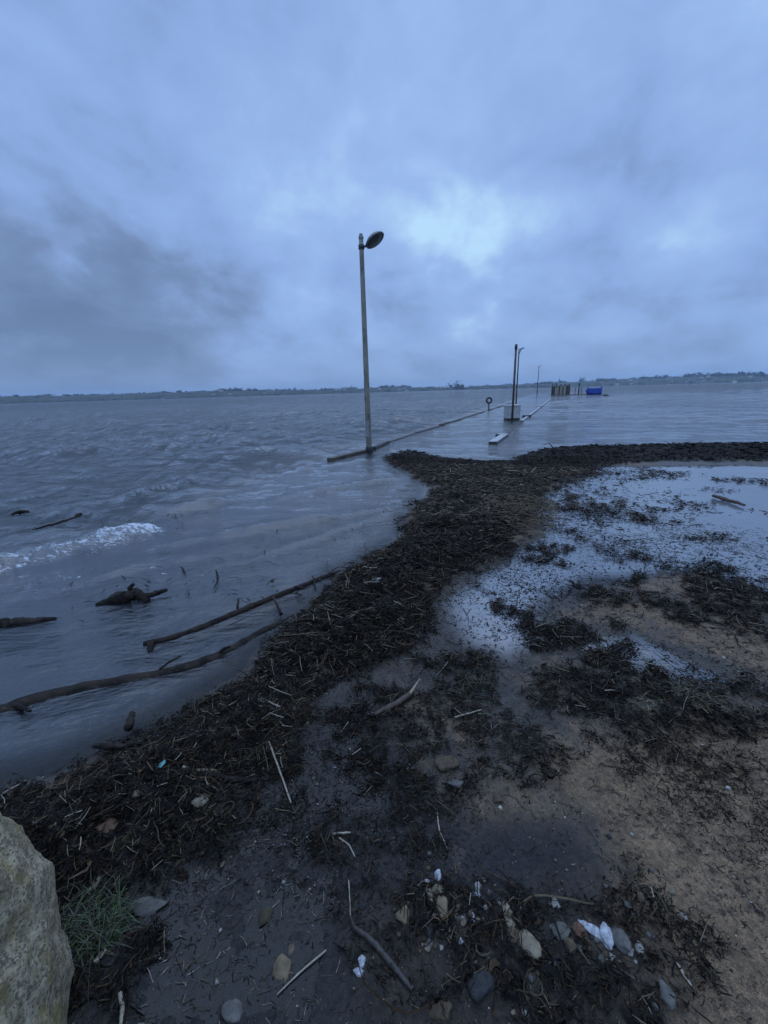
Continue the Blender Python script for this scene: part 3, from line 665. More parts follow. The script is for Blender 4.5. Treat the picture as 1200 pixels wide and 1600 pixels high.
def beam(p0, p1, w, h, mat, label, top=None, z=.0, grp=None, name='kerb_beam'):
    a, c = at(*p0), at(*p1); d = c-a; L = math.hypot(d[0], d[1]); rz = math.atan2(d[1], d[0]); m = (a+c)/2
    bm = bmesh.new(); add_box(bm, (0, 0, 0), (L, w, h+.4), 0, .02)
    n = max(2, int(L/.35))
    bmesh.ops.bisect_plane
    for v in bm.verts: v.co += Vector((random.uniform(-.02, .02), random.uniform(-.012, .012), random.uniform(-.01, .01)))
    o = bm_obj(name, bm, mat); o.location = (m[0], m[1], z+h/2-.2); o.rotation_euler = (0, 0, rz)
    tag(o, label, 'kerb beam', grp)
    if top:
        bm = bmesh.new(); add_box(bm, (0, 0, (h+.4)/2+.012), (L-.03, w*.92, .022), 0, .006)
        bm_obj('top_face', bm, top, o)
    return o
GL, GR = 'beams of the left pier kerb', 'beams of the right pier kerb'
beam((515, 720), (581, 704), .16, .07, TIMBER, 'nearest dark timber kerb beam running to the foot of the big lamp', None, 0, GL)
beam((583, 702.5), (606, 692), .16, .085, WETWOOD, 'short dark kerb beam right behind the big lamp', None, 0, GL)
beam((608, 690.5), (649, 677.3), .14, .030, WETWOOD, 'low half drowned kerb beam, third from the shore on the left kerb', None, 0, GL)
beam((650, 677), (687.5, 665.8), .16, .045, WETWOOD, 'long low kerb beam halfway between the big lamp and the lifebuoy', None, 0, GL)
beam((688, 665.5), (700, 661.5), .18, .09, WETWOOD, 'raised stub of kerb halfway to the lifebuoy', None, 0, GL)
beam((700.5, 661.3), (762, 641.7), .16, .055, WETWOOD, 'long dark kerb beam ending just before the lifebuoy', None, 0, GL)
beam((765.5, 640.7), (798, 630.2), .16, .06, WETWOOD, 'kerb beam beyond the lifebuoy post', None, 0, GL)
S = [((770, 694), (789, 681), .065), ((785, 683.5), (812, 661), .022), ((815, 659), (843, 637.5), .05), ((845, 636), (861, 623), .05)]
names = ['nearest pale topped kerb beam at the shore end of the right kerb', 'nearly drowned dark kerb beam passing right beside the concrete block', 'pale topped kerb beam just beyond the concrete block', 'farthest pale topped kerb beam reaching the pier end']
for (p0, p1, h), nm_ in zip(S, names):
    beam(p0, p1, .27 if h == .065 else .16, h, WETWOOD, nm_, CONCTOP if h != .022 else None, 0, GR)
beam((776, 682), (791, 681), .20, .08, WETWOOD, 'small dark cross block between the first two right kerb beams', CONCTOP, 0, GR)
beam((818, 652), (828, 651.4), .22, .11, WETWOOD, 'small dark cross block past the concrete block', CONCTOP, 0, GR)

# ------------------------------------------------------------------ the pier end, far out
pe = at(876, 617.6); D = math.hypot(pe[0], pe[1]); u = D/F
view = math.atan2(pe[0], pe[1])
def far_local(px, py):                           # position across and above the foot of the pier end
    q = at_depth(px, py, D); r = q-np.array([pe[0], pe[1], 0])
    return r[0]*math.cos(view)-r[1]*math.sin(view), r[2]
sh = tag(empty('palisade', (pe[0], pe[1], 0), -view), 'brown timber palisade with bleached boards at the pier end', 'palisade')
xs = np.linspace(far_local(862.5, 610)[0], far_local(889, 610)[0], 15); zt = far_local(876, 602.8)[1]
rs = random.Random(4)
for i, x in enumerate(xs):
    bm = bmesh.new(); hh = zt*rs.uniform(.80, 1.04); add_box(bm, (x, rs.uniform(-.05, .05), hh/2-.3), (rs.uniform(.20, .27), .16, hh+.6), 0, .02)
    bm_obj('board', bm, PALEWOOD if i in (3, 4, 5, 7, 8, 10, 11) else TIMBER if i % 3 else WETWOOD, sh)
for z in (zt*.22, zt*.86):
    bm = bmesh.new(); add_box(bm, ((xs[0]+xs[-1])/2, .17, z), (xs[-1]-xs[0]+.2, .10, .22), 0, .01); bm_obj('cross_beam', bm, WETWOOD, sh)
bm = bmesh.new()
for x in np.linspace(xs[0], xs[-1], 5): add_box(bm, (x, 1.5, zt*.45), (.22, .22, zt*1.1+.6), 0, .02)
for x in (xs[0]+.0, xs[-1]): add_box(bm, (x, .80, zt*.7), (.1, 1.2, .18), 0, .01)
bm_obj('rear_frame', bm, TIMBER, sh)
rl_ = tag(empty('railing', (pe[0], pe[1], 0), -view), 'thin grey railing between the palisade and the blue boat', 'railing')
x0, zr = far_local(890, 605.6); x1, _ = far_local(919, 604)
bm = bmesh.new(); add_tube(bm, [(x0, 0, zr), (x1, 0, zr)], .035, 8); bm_obj('rail', bm, STEEL, rl_)
bm = bmesh.new(); add_tube(bm, [(x0, 0, zr*.52), (x1, 0, zr*.52)], .025, 8); bm_obj('rail', bm, STEEL, rl_)
for px in (891, 899.5, 909, 918):
    x = far_local(px, 605)[0]; bm = bmesh.new(); add_tube(bm, [(x, 0, -.3), (x, 0, zr+.02)], .05, 8); bm_obj('post', bm, DKSTEEL, rl_)
x, z = far_local(905.5, 598.5); c_ = Matrix.Rotation(-view, 3, 'Z') @ Vector((x, .3, 0))
o = tag(empty('mooring_post', (pe[0]+c_[0], pe[1]+c_[1], 0)), 'dark mooring post rising above the thin railing', 'mooring post')
bm = bmesh.new(); add_tube(bm, [(0, 0, -.4), (0, 0, z-.3)], .11, 10); bm_obj('shaft', bm, WETWOOD, o, True)
bm = bmesh.new(); add_tube(bm, [(0, 0, z-.32), (0, 0, z)], .14, 10); bm_obj('cap', bm, DKSTEEL, o, True)
x, z = far_local(874, 589); c_ = Matrix.Rotation(-view, 3, 'Z') @ Vector((x, 3.2, 0))
o = tag(empty('flagpole', (pe[0]+c_[0], pe[1]+c_[1], 0)), 'very thin pale pole standing behind the timber palisade', 'pole')
bm = bmesh.new(); add_tube(bm, [(0, 0, -.4), (0, 0, z)], [.05, .03], 8); bm_obj('shaft', bm, STEEL, o, True)
bm = bmesh.new(); add_lathe(bm, [(0, -.06), (.06, 0), (0, .06)], 8, Matrix.Translation((0, 0, z+.04))); bm_obj('finial', bm, STEEL, o, True)
xa = far_local(863, 617)[0]; xb = far_local(921, 617)[0]
jt = tag(empty('jetty', (pe[0], pe[1], 0), -view), 'low brown landing stage under the palisade and railing', 'jetty')
bm = bmesh.new(); add_box(bm, ((xa+xb)/2, .7, .06), (xb-xa, 2.0, .10), 0, .01); bm_obj('deck', bm, TIMBER, jt)
bm = bmesh.new(); add_box(bm, ((xa+xb)/2, -.33, -.03), (xb-xa, .05, .16), 0, .005); bm_obj('edge_board', bm, PALEWOOD, jt)
# blue boat
xl = far_local(915, 612)[0]; xr = far_local(940, 612)[0]; zt = far_local(930, 605.5)[1]; L = xr-xl
bt = tag(empty('covered_boat', tuple(np.array([pe[0], pe[1], 0])+np.array(Matrix.Rotation(-view, 3, 'Z') @ Vector(((xl+xr)/2, -.2, 0)))), -view), 'bright blue covered boat lying at the end of the pier', 'boat')
def loft(secs, mat, name, par):                  # secs: x, half width, z low, z high, top inset
    bm = bmesh.new(); rings = []
    for x, hw, zl, zh, ins in secs:
        rings.append([bm.verts.new(p) for p in ((x, -hw*.7, zl), (x, -hw, zl+(zh-zl)*.35), (x, -hw+ins*.4, zh*.9+zl*.1), (x, -hw+ins, zh), (x, hw-ins, zh), (x, hw-ins*.4, zh*.9+zl*.1), (x, hw, zl+(zh-zl)*.35), (x, hw*.7, zl))])
    for A, B in zip(rings, rings[1:]):
        for k in range(8): bm.faces.new((A[k], A[(k+1) % 8], B[(k+1) % 8], B[k]))
    bm.faces.new(rings[0]); bm.faces.new(rings[-1][::-1]); bmesh.ops.recalc_face_normals(bm, faces=bm.faces)
    return bm_obj(name, bm, mat, par)
hL = L/2
loft([(-hL, .25, .55, .95, .05), (-hL*.8, .75, .10, 1.05, .1), (-hL*.2, 1.05, -.15, .95, .1), (hL*.98, 1.05, -.15, .95, .1)], BLUE, 'hull', bt)
loft([(-hL*.86, .35, .9, 1.25, .15), (-hL*.55, .85, .9, zt*.97, .22), (-hL*.1, 1.0, .9, zt*.93, .25), (hL*.45, 1.0, .9, zt*.95, .25), (hL*.93, 1.0, .9, zt, .2)], BLUE, 'cover', bt)
for s in (-1, 1):
    bm = bmesh.new(); add_tube(bm, [(hL*.95, s*.92, .9), (hL*.97, s*.92, zt+.16)], .06, 8); bm_obj('stanchion', bm, BLUE, bt)
a = at(942, 618.2); o_ = at(951, 618.6)
bm = bmesh.new(); add_tube(bm, [tuple(a+(0, 0, .05)), tuple((a+o_)/2+np.array([0, 0, .13])), tuple(o_+(0, 0, .03))], [.16, .2, .1], 8)
o = bm_obj('floating_log', bm, WETWOOD); tag(o, 'small dark log afloat right of the blue boat', 'log')

# ------------------------------------------------------------------ far shore
FARD = 1500.0
WL = lambda x: 630.3-.0300*x
TOP = [(-300, 630), (-60, 622), (0, 619.5), (60, 618), (100, 617.5), (180, 615.5), (250, 613.5), (330, 610.5), (370, 609), (440, 609.5), (500, 609.5), (560, 607), (600, 604.8), (650, 605), (700, 605.5), (750, 603.6), (800, 601), (850, 599), (870, 597.5), (930, 594.5), (1000, 590.5), (1060, 588.5), (1100, 587), (1160, 585.5), (1200, 587), (1300, 586), (1500, 582)]
tx, ty = zip(*TOP)
def shore_pt(px, h_frac, back=0.0):
    wl = WL(px); d = ray(px, wl); az = math.atan2(d[0], d[1]); t = at_depth(px, np.interp(px, tx, ty)-.1, FARD)[2]
    r = FARD+back
    return np.array([r*math.sin(az), r*math.cos(az), max(t, 2)*h_frac*(1+max(back, 0)/FARD)])
pxs = np.arange(-420, 1640, 5.0); rows = [(-.15, -60), (.06, 0), (.32, 70), (.60, 170), (.86, 300), (.93, 480), (.6, 900), (-.2, 1500)]
V = np.zeros((len(rows), len(pxs), 3))
for i, (hf, bk) in enumerate(rows):
    for j, px in enumerate(pxs):
        q = shore_pt(px, hf, bk); w_ = 0 if i < 2 else 1.6*math.sin(px*.07+i*2.1)+1.2*math.sin(px*.19+i)
        V[i, j] = q + np.array([0, 0, w_*.6])
na = len(pxs); ii = (np.arange(len(rows)-1)[:, None]*na+np.arange(na-1)[None]).ravel()
FIELD = rough_mat('winter fields', (.050, .056, .030), (.085, .080, .050), .008, .95, 0, .1, (.035, .042, .024), (1, 1, 2), .1)
o = np_mesh('hills', V.reshape(-1, 3), np.c_[ii, ii+1, ii+na+1, ii+na], FIELD); tag(o, kind='structure')
# woods and hedges: clumps of leaf sized faces
cl = []; rw = np.random.default_rng(8)
def clump(c, rx, rz, n):
    p = rw.normal(size=(n, 3))*np.array([rx, rx, rz])*.5 + c + np.array([0, 0, rz*.45])
    a = rw.normal(size=(n, 3)); a /= np.linalg.norm(a, axis=1)[:, None]; b_ = np.cross(a, rw.normal(size=(n, 3))); b_ /= np.linalg.norm(b_, axis=1)[:, None]
    s = (.28*min(rx, rz*1.6)*(0.7+.6*rw.random(n)))[:, None]
    cl.append(np.stack([p-a*s-b_*s*.7, p+a*s-b_*s*.6, p+a*s*.8+b_*s, p-a*s+b_*s*.8], 1))
for k in range(620):                                       # tree belt along the water and hedges on the slopes
    px = rw.uniform(-150, 1350); f = rw.choice([.05, .07, .35, .62, .88, .9], p=[.32, .15, .1, .1, .18, .15])
    clump(shore_pt(px, f, np.interp(f, [.05, .35, .62, .9], [0, 70, 170, 310])), rw.uniform(5, 17), rw.uniform(1.6, 3.8)*(1.2 if f > .8 else .8), 16)
for a_, b_, n_, hz in ((340, 400, 26, 6), (430, 470, 8, 5), (590, 640, 26, 6), (700, 725, 9, 12), (835, 880, 20, 5), (905, 912, 4, 11), (925, 960, 14, 6), (1000, 1040, 14, 5), (1060, 1190, 60, 7), (240, 290, 14, 4), (500, 560, 16, 5)):
    for k in range(n_): clump(shore_pt(rw.uniform(a_, b_), .88, 300), rw.uniform(5, 10), hz*rw.uniform(.6, 1.2), 20)
for k in range(9): clump(shore_pt(rw.uniform(706, 724), .1, 10), rw.uniform(6, 9), 11*rw.uniform(.7, 1.1), 22)
Vc = np.concatenate(cl).reshape(-1, 3)
WOODS = rough_mat('bare winter woods', (.022, .028, .016), (.045, .048, .030), .02, .95, 0, .1, None, (1, 1, 1), .1)
o = np_mesh('woods', Vc, np.arange(len(Vc)).reshape(-1, 4), WOODS, smooth=False); tag(o, 'dark woods and hedges along the far shore', 'woods', kind='stuff')
HW = [rough_mat('pale render', (.60, .58, .54), (.68, .66, .62), .2, .8, 0, .1), rough_mat('cream render', (.48, .43, .35), (.55, .50, .42), .2, .8, 0, .1)]
SLATE = rough_mat('slate roof', (.05, .052, .06), (.08, .08, .09), .4, .7, 0, .1)
def house(px, f, w, wi, label, grp='houses on the far shore'):
    q = shore_pt(px, f, np.interp(f, [.05, .35, .62, .9], [0, 70, 170, 310])); h = w*.42
    r = tag(empty('house', tuple(q), rw.uniform(-.6, .6)), label, 'house', grp)
    bm = bmesh.new(); add_box(bm, (0, 0, h/2-1), (w, w*.6, h+2)); bm_obj('wall', bm, HW[wi], r)
    bm = bmesh.new(); a = [bm.verts.new(p) for p in ((-w*.53, -w*.34, h), (w*.53, -w*.34, h), (w*.53, w*.34, h), (-w*.53, w*.34, h), (-w*.53, 0, h+w*.32), (w*.53, 0, h+w*.32))]
    for fc in ((0, 1, 5, 4), (2, 3, 4, 5), (0, 4, 3), (1, 2, 5), (3, 2, 1, 0)): bm.faces.new([a[k] for k in fc])
    rf = bm_obj('roof', bm, SLATE, r)
    bm = bmesh.new(); add_box(bm, (w*.4, 0, h+w*.36), (w*.09, w*.09, w*.22)); bm_obj('chimney', bm, HW[wi], rf)
for k, (a_, b_, n_, lab) in enumerate(((960, 1000, 5, 'tiny pale house on the right hillside behind the blue boat'), (1040, 1110, 8, 'tiny pale house in the village on the far right ridge'), (1160, 1200, 3, 'tiny pale house at the far right edge'),
                       (520, 600, 6, 'tiny pale house on the far shore left of the big lamp'), (605, 660, 5, 'tiny pale house on the far shore right of the big lamp'), (310, 420, 4, 'tiny pale house on the left far shore'))):
    for i in range(n_): house(rw.uniform(a_, b_), rw.choice([.08, .36, .62, .8]), rw.uniform(8, 13), i % 2, lab)
for px, lab in ((254, 'tiny white boat moored off the left far shore'), (1148, 'tiny white boat moored off the right far shore')):
    d = ray(px, WL(px)); az = math.atan2(d[0], d[1]); r = FARD-160
    o = tag(empty('moored_boat', (r*math.sin(az), r*math.cos(az), 0), .3-az), lab, 'boat', 'white boats moored on the far side')
    bm = bmesh.new(); rings = []
    for x, hw in ((-4.5, 1.3), (0, 1.6), (3, 1.2), (5.2, .1)): rings.append([bm.verts.new(p) for p in ((x, -hw*.6, -.3), (x, -hw, 1.5+.06*x), (x, hw, 1.5+.06*x), (x, hw*.6, -.3))])
    for A, B in zip(rings, rings[1:]):
        for j in range(4): bm.faces.new((A[j], B[j], B[(j+1) % 4], A[(j+1) % 4]))
    bm.faces.new(rings[0]); bm.faces.new(rings[-1][::-1]); bmesh.ops.recalc_face_normals(bm, faces=bm.faces); bm_obj('hull', bm, HW[0], o)
    bm = bmesh.new(); add_box(bm, (-.8, 0, 2.1), (3.4, 2.0, 1.5), 0, .2); bm_obj('cabin', bm, HW[0], o)

# ------------------------------------------------------------------ logs, sticks and stones
DRIFT = rough_mat('wet drift wood bark', (.007, .005, .004), (.034, .023, .015), 9, .7, 1.0, .016, (.062, .046, .033), (.6, 1.2, 1), .22)
DRIFTB = rough_mat('wet brown wood', (.038, .022, .013), (.075, .048, .030), 22, .5, .6, .004, (.11, .085, .06))
STALK = rough_mat('pale dry stalk', (.28, .235, .165), (.40, .35, .27), 40, .6, .3, .001, (.18, .14, .09))
STICKD = rough_mat('dark soaked stick', (.022, .018, .014), (.05, .042, .034), 40, .5, .5, .002, (.085, .075, .06))
BROKEN = rough_mat('fresh broken wood', (.27, .21, .14), (.36, .29, .21), 60, .6, .3, .002)
def gz1(p): return float(terrain(np.array([p[0]]), np.array([p[1]]))[0][0])
def smooth_path(pts, n):
    P = np.array(pts); t = np.linspace(0, 1, len(P)); tt = np.linspace(0, 1, n); out = np.zeros((n, P.shape[1]))
    for k in range(P.shape[1]):
        q = np.interp(tt, t, P[:, k]); ker = np.ones(3)/3
        q[1:-1] = np.convolve(q, ker, 'valid'); out[:, k] = q
    return out
def wood_mesh(pts, rads, wob, sides=14, n=46, seed=1, knots=4):
    rs = np.random.default_rng(seed); P = smooth_path(pts, n); rr = np.interp(np.linspace(0, 1, n), np.linspace(0, 1, len(rads)), rads)
    P[1:-1] += rs.normal(size=(n-2, 3))*wob*rr[1:-1, None]*.5
    bm = bmesh.new(); rr2 = rr*(1+.04*rs.normal(size=n))
    for k in range(knots): c = rs.integers(2, n-2); rr2 *= 1+.13*np.exp(-((np.arange(n)-c)/1.3)**2)
    add_tube(bm, [tuple(p) for p in P], list(rr2), sides)
    for v in bm.verts:
        q = v.co; a = float(fbm(np.array([q.x*1.0]), np.array([q.y+q.z*1.7]), 1/(rr.mean()*1.6), 3, seed)[0])
        i = int(np.argmin(((P-np.array(q))**2).sum(1))); c = Vector(P[i]); v.co = c+(q-c)*(1+.09*a)
    return bm
def pth(pix, z=None, dz=0.0):
    out = []
    for i, (x, y) in enumerate(pix):
        p = at(x, y); out.append(np.array([p[0], p[1], (max(gz1(p), 0) if z is None else z)+dz]))
    return out
def log(name, pix, rads, mat, label, cat, z=None, dz=0.0, seed=1, wob=.25, sides=14, n=46, knots=4, grp=None):
    o = bm_obj(name, wood_mesh(pth(pix, z, dz), rads, wob, sides, n, seed, knots), mat, None, True); return tag(o, label, cat, grp)
L1 = log('driftwood_log', [(-110, 1140), (-40, 1122), (40, 1098), (110, 1078), (200, 1062), (290, 1042), (345, 1022), (400, 990), (440, 970), (474, 953)], [.056, .056, .054, .050, .047, .045, .042, .037, .030, .014], DRIFT,
         'long thick wet log lying half sunk along the seaweed bank', 'log', -0.024, 0, 3, .10)
def twig(par, a, b_, r, za, zb_, seed, mat=DRIFT):
    p = at(*a); q = at(*b_); bm = wood_mesh([(p[0], p[1], za), ((p[0]+q[0])/2, (p[1]+q[1])/2, (za+zb_)/2+.01), (q[0], q[1], zb_)], [r, r*.8, r*.5], .3, 8, 10, seed, 1)
    return bm_obj('branch', bm, mat, par, True)
twig(L1, (250, 1050), (285, 1034), .008, .02, .045, 51); twig(L1, (345, 1022), (362, 1020), .012, .02, .05, 53); twig(L1, (20, 1104), (50, 1118), .016, .01, .03, 54)
twig(L1, (440, 965), (428, 943), .014, .03, .06, 5)
L2 = log('driftwood_log', [(224, 1006), (262, 998), (320, 978), (390, 948), (440, 928), (490, 908), (532, 892)], [.020, .022, .024, .025, .025, .023, .02], DRIFT, 'slender straight driftwood branch lying in the shallows behind the thick log', 'log', -.004, 0, 9, .10)
twig(L2, (236, 1005), (233, 1022), .024, .02, -.03, 6); twig(L2, (462, 922), (475, 928), .014, .03, .05, 7); twig(L2, (372, 955), (374, 943), .012, .03, .05, 8)
log('driftwood_log', [(-60, 980), (-10, 977), (40, 972), (88, 966)], [.045, .045, .035, .012], DRIFT, 'dark sunken log poking in from the left edge', 'log', .0, 0, 12)
# stump
st_ = tag(empty('driftwood_stump', tuple(at(195, 941))), 'black driftwood stump with one branch lying in the wash', 'driftwood')
p0 = at(195, 941); lp = lambda x, y, z: tuple(at(x, y)-p0+np.array([0, 0, z]))
bm = wood_mesh([lp(150, 944, -.01), lp(172, 941, .012), lp(192, 939, .035), lp(210, 937, .06), lp(218, 936, .04), lp(232, 938, .0)], [.015, .035, .052, .048, .045, .025], .3, 14, 22, 15, 3); bm_obj('trunk', bm, DRIFT, st_, True)
bm = wood_mesh([lp(212, 938, .03), lp(235, 936, .035), lp(262, 929, .05)], [.028, .022, .016], .4, 8, 14, 16, 2); bm_obj('branch', bm, DRIFT, st_, True)
bm = wood_mesh([lp(205, 937, .10), lp(214, 936, .145)], [.022, .012], .4, 8, 8, 17, 1); bm_obj('branch', bm, DRIFT, st_, True)
for pix, r, lab, sd_ in (([(115, 780), (140, 777), (163, 773)], .035, 'dark floating stick nearest the two wave crests on the left', 21), ([(50, 829), (90, 819), (128, 806)], .03, 'forked dark floating stick just above the white breaker', 22),
                        ([(85, 771), (96, 770), (105, 769)], .03, 'short dark floating stick left of a longer one', 23), ([(18, 805), (32, 801), (46, 800)], .06, 'small black lump of driftwood afloat near the left edge', 24), ([(118, 808), (128, 804)], .05, 'tiny black chunk of wood at the tip of the forked stick', 25)):
    log('floating_stick', pix, [r*.3, r*.55, r*.3], DRIFT, lab, 'stick', .012, 0, sd_, .4, 9, 16, 2)
log('stick', [(1114, 778), (1130, 783), (1148, 788), (1163, 793)], [.022, .026, .024, .015], DRIFTB, 'brown stick lying in the still pool at right', 'stick', .035, 0, 31, .3, 10, 18, 2)
log('stick', [(548, 1436), (553, 1455), (580, 1478), (615, 1520), (645, 1556)], [.003, .008, .0095, .0095, .0085], STICKD, 'dark bent stick on wet mud at the bottom centre', 'stick', None, .008, 32, .15, 10, 26, 2)
log('stick', [(585, 1122), (610, 1112), (632, 1100), (645, 1088)], [.010, .018, .016, .012], DRIFTB, 'split reddish brown stick left of centre among the weed', 'stick', None, .022, 33, .2, 10, 18, 1)
p = at(640, 1093); q = at(656, 1077); bm = bmesh.new(); add_tube(bm, [(p[0], p[1], .035), (q[0], q[1], .075)], [.011, .002], 6); o = bm_obj('broken_tip', bm, BROKEN, bpy.data.objects['stick.002'])
log('stick', [(330, 1232), (360, 1230), (395, 1228)], [.010, .013, .011], DRIFT, 'dark stick lying behind a curved pale stalk', 'stick', None, .02, 34, .2, 8, 14, 1)
log('stick', [(150, 1178), (190, 1180), (225, 1172)], [.012, .015, .012], DRIFT, 'dark stick poking from the seaward edge of the weed bank', 'stick', .05, 0, 35, .3, 8, 14, 1)
log('stick', [(205, 1152), (210, 1128)], [.022, .014], DRIFT, 'stubby dark stick standing up at the edge of the weed bank', 'stick', .06, 0, 36, .3, 8, 10, 1)
for pix, r, lab, sd_ in (([(422, 1172), (436, 1205), (455, 1258)], .0045, 'long straight pale stalk crossing from weed onto bare mud', 41), ([(290, 1221), (315, 1219), (335, 1224), (350, 1234)], .0075, 'thick curved pale stalk on the weed bank', 42),
        ([(393, 1104), (415, 1112), (440, 1124)], .007, 'straight pale stalk high on the weed bank', 43), ([(510, 1487), (470, 1520), (433, 1556)], .0026, 'thin straw lying slantwise on mud beside a tan stone', 44), ([(545, 1378), (547, 1410), (548, 1440)], .0022, 'thin straw pointing at the dark bent stick', 45),
        ([(1055, 1515), (1066, 1535), (1077, 1553)], .004, 'short white stick on sand at lower right', 46), ([(189, 1556), (193, 1580), (190, 1606)], .006, 'flat pale stalk at the bottom edge near the grass', 47), ([(150, 1512), (158, 1500), (168, 1490)], .007, 'short white splinter below the green grass', 48),
        ([(683, 1275), (686, 1300), (700, 1330)], .0028, 'thin bent straw beside the dark weed strip', 49), ([(710, 1128), (730, 1122), (752, 1115)], .004, 'thin pale stalk on wet ground right of centre', 50), ([(520, 1306), (550, 1304)], .004, 'short pale straw sticking out of the small weed clump', 51), ([(530, 1312), (546, 1324), (555, 1342)], .003, 'bent pale straw below the small weed clump', 52)):
    log('stalk', pix, [r, r, r*.7], STALK, lab, 'stalk', None, r+.010 if pix[0][1] < 1270 else r+.003, sd_, .15, 7, 14, 1)

def stone_mat(name, c, seed):
    c = np.array(c); return rough_mat(name, tuple(c*.55), tuple(c*.95), 26+seed*3, .85, .7, .006, tuple(c*.3), spec=.25)
SM = {k: stone_mat(k+' stone', c, i) for i, (k, c) in enumerate({'tan': (.25, .185, .115), 'beige': (.30, .25, .17), 'grey': (.17, .16, .14), 'dark': (.055, .055, .055), 'olive': (.09, .075, .045), 'red': (.20, .11, .07), 'pale': (.42, .39, .34), 'brown': (.13, .095, .06), 'white': (.62, .63, .64), 'teal': (.16, .42, .40)}.items())}
SM['white'] = rough_mat('white crumbly foam', (.30, .31, .32), (.58, .60, .63), 70, .85, .9, .006, (.16, .14, .12))
def stone(name, px, py, w, h, kind, label, cat, seed, flat=.6, lump=.22, rot=None, grp=None, sub=3, ang=.0, faceted=True):
    p = at(px, py); rng_ = math.sqrt(p[0]**2+p[1]**2+H**2); sx = w/F*rng_/math.sqrt(1+((px-600)/F)**2+((800-py)/F)**2)*math.sqrt(1+((px-600)/F)**2+((800-py)/F)**2)
    depth_cos = np.dot(p-np.array([0, 0, H]), fw)
    a = w/2*depth_cos/F; bb_ = h/2*depth_cos/F*1.1
    bm = bmesh.new(); bmesh.ops.create_icosphere(bm, subdivisions=sub, radius=1)
    rs = np.random.default_rng(seed); off = rs.random(3)*50
    planes = [(Vector(rs.normal(size=3)).normalized(), rs.uniform(.55, .88)) for _ in range(12)] if faceted else []
    for v in bm.verts:
        q = v.co.copy()
        for nrm, dd in planes:
            t = q.dot(nrm)
            if t > dd: q -= nrm*(t-dd)*.85
        nn = fbm(np.array([q.x+off[0]]), np.array([q.y+q.z*1.3+off[1]]), 1.3, 3, seed)[0]; n2 = fbm(np.array([q.x-q.z+off[2]]), np.array([q.y+off[0]]), 4.0, 3, seed+5)[0]
        q *= 1+lump*nn+.06*n2
        v.co = Vector((q.x*a, q.y*bb_, q.z*flat*min(a, bb_)))
    o = bm_obj(name, bm, SM[kind] if isinstance(kind, str) else kind, None, True); g = max(gz1(p), -.01)
    o.location = (p[0], p[1], g+flat*min(a, bb_)*.40); o.rotation_euler = (rs.normal()*.12, rs.normal()*.12, ang)
    return tag(o, label, cat, grp)
ST = [((692, 1432, 26, 46), 'tan', 'tall tan pear shaped stone, largest of the pebbles at lower centre'), ((631, 1440, 23, 25), 'tan', 'round tan stone left of the pear shaped one'), ((440, 1515, 29, 36), 'tan', 'tan oval stone alone on dark mud beside a thin straw'),
      ((672, 1406, 18, 22), 'beige', 'small beige stone above the pear shaped one'), ((685, 1396, 18, 14), 'beige', 'flat beige pebble topmost of the cluster above the pear shaped stone'), ((794, 1441, 19, 38), 'beige', 'upright narrow beige stone left of the long white foam piece'), ((810, 1446, 14, 22), 'olive', 'small olive stone touching the upright beige one'),
      ((827, 1488, 32, 36), 'beige', 'rough broken beige stone in dark weed'), ((800, 1472, 22, 22), 'brown', 'brown stone between the upright and the rough beige stones'), ((876, 1463, 27, 33), 'grey', 'angular grey brown stone left of the white foam'), ((905, 1462, 22, 22), 'red', 'reddish stone tucked under the long white foam piece'),
      ((968, 1482, 27, 38), 'grey', 'block shaped grey stone right of the white foam'), ((997, 1494, 14, 18), 'pale', 'small pale stone right of the block shaped grey one'), ((1038, 1567, 24, 34), 'grey', 'pale grey stone low at the right bottom'), ((884, 1525, 11, 25), 'grey', 'narrow upright grey chip under the angular stone'),
      ((867, 1418, 17, 14), 'pale', 'pale pebble at the edge of the dark puddle'), ((1000, 1416, 18, 16), 'brown', 'tan pebble on sand above the block shaped stone'), ((980, 1424, 12, 12), 'grey', 'grey pebble beside the tan one on the sand edge'), ((416, 1430, 25, 30), 'olive', 'olive brown stone sunk in mud above the oval stone'), ((236, 1417, 56, 26), 'grey', 'flat grey brown slab right of the green grass'),
      ((455, 1483, 9, 15), 'tan', 'tiny tan pebble above the oval stone'), ((750, 1548, 44, 34), 'dark', 'broad dark grey stone at the bottom under the weed'), ((698, 1198, 38, 24), 'brown', 'flat brown stone in sand right of the weed strip'), ((776, 1255, 18, 18), 'brown', 'rounded brown stone on sand above the dark puddle'), ((672, 1460, 19, 22), 'dark', 'dark slate blue stone below the pear shaped one'),
      ((890, 1490, 20, 24), 'brown', 'dull brown stone under the reddish one'), ((712, 1230, 26, 16), 'grey', 'grey flat pebble below the flat brown stone'), ((746, 1390, 14, 18), 'pale', 'pale pebble right of the pebble cluster'), ((148, 1392, 14, 26), 'tan', 'tan upright stone above the green grass'), ((228, 1257, 20, 14), 'beige', 'pale lump on the weed bank left of the bone shaped piece'),
      ((218, 1270, 18, 12), 'beige', 'beige chip just below the pale lump on the bank'), ((317, 1262, 24, 30), 'beige', 'bone shaped beige piece on the weed bank'), ((62, 1214, 14, 7), 'pale', 'white pebble at the seaward edge of the weed bank'), ((38, 1224, 34, 12), 'grey', 'grey stone by the white pebble at the seaward edge'), ((364, 1580, 34, 26), 'grey', 'grey slate at the bottom edge left of centre'),
      ((222, 1322, 14, 16), 'brown', 'brown pebble in the middle of the lower weed bank'), ((175, 1310, 38, 26), 'red', 'rust brown lump in the lower weed bank'), ((348, 1332, 9, 11), 'teal', 'small greenish pebble at the mud edge'), ((348, 1352, 9, 9), 'tan', 'tiny tan pebble under the greenish one'), ((690, 1590, 40, 26), 'brown', 'brown stone cut by the bottom edge')]
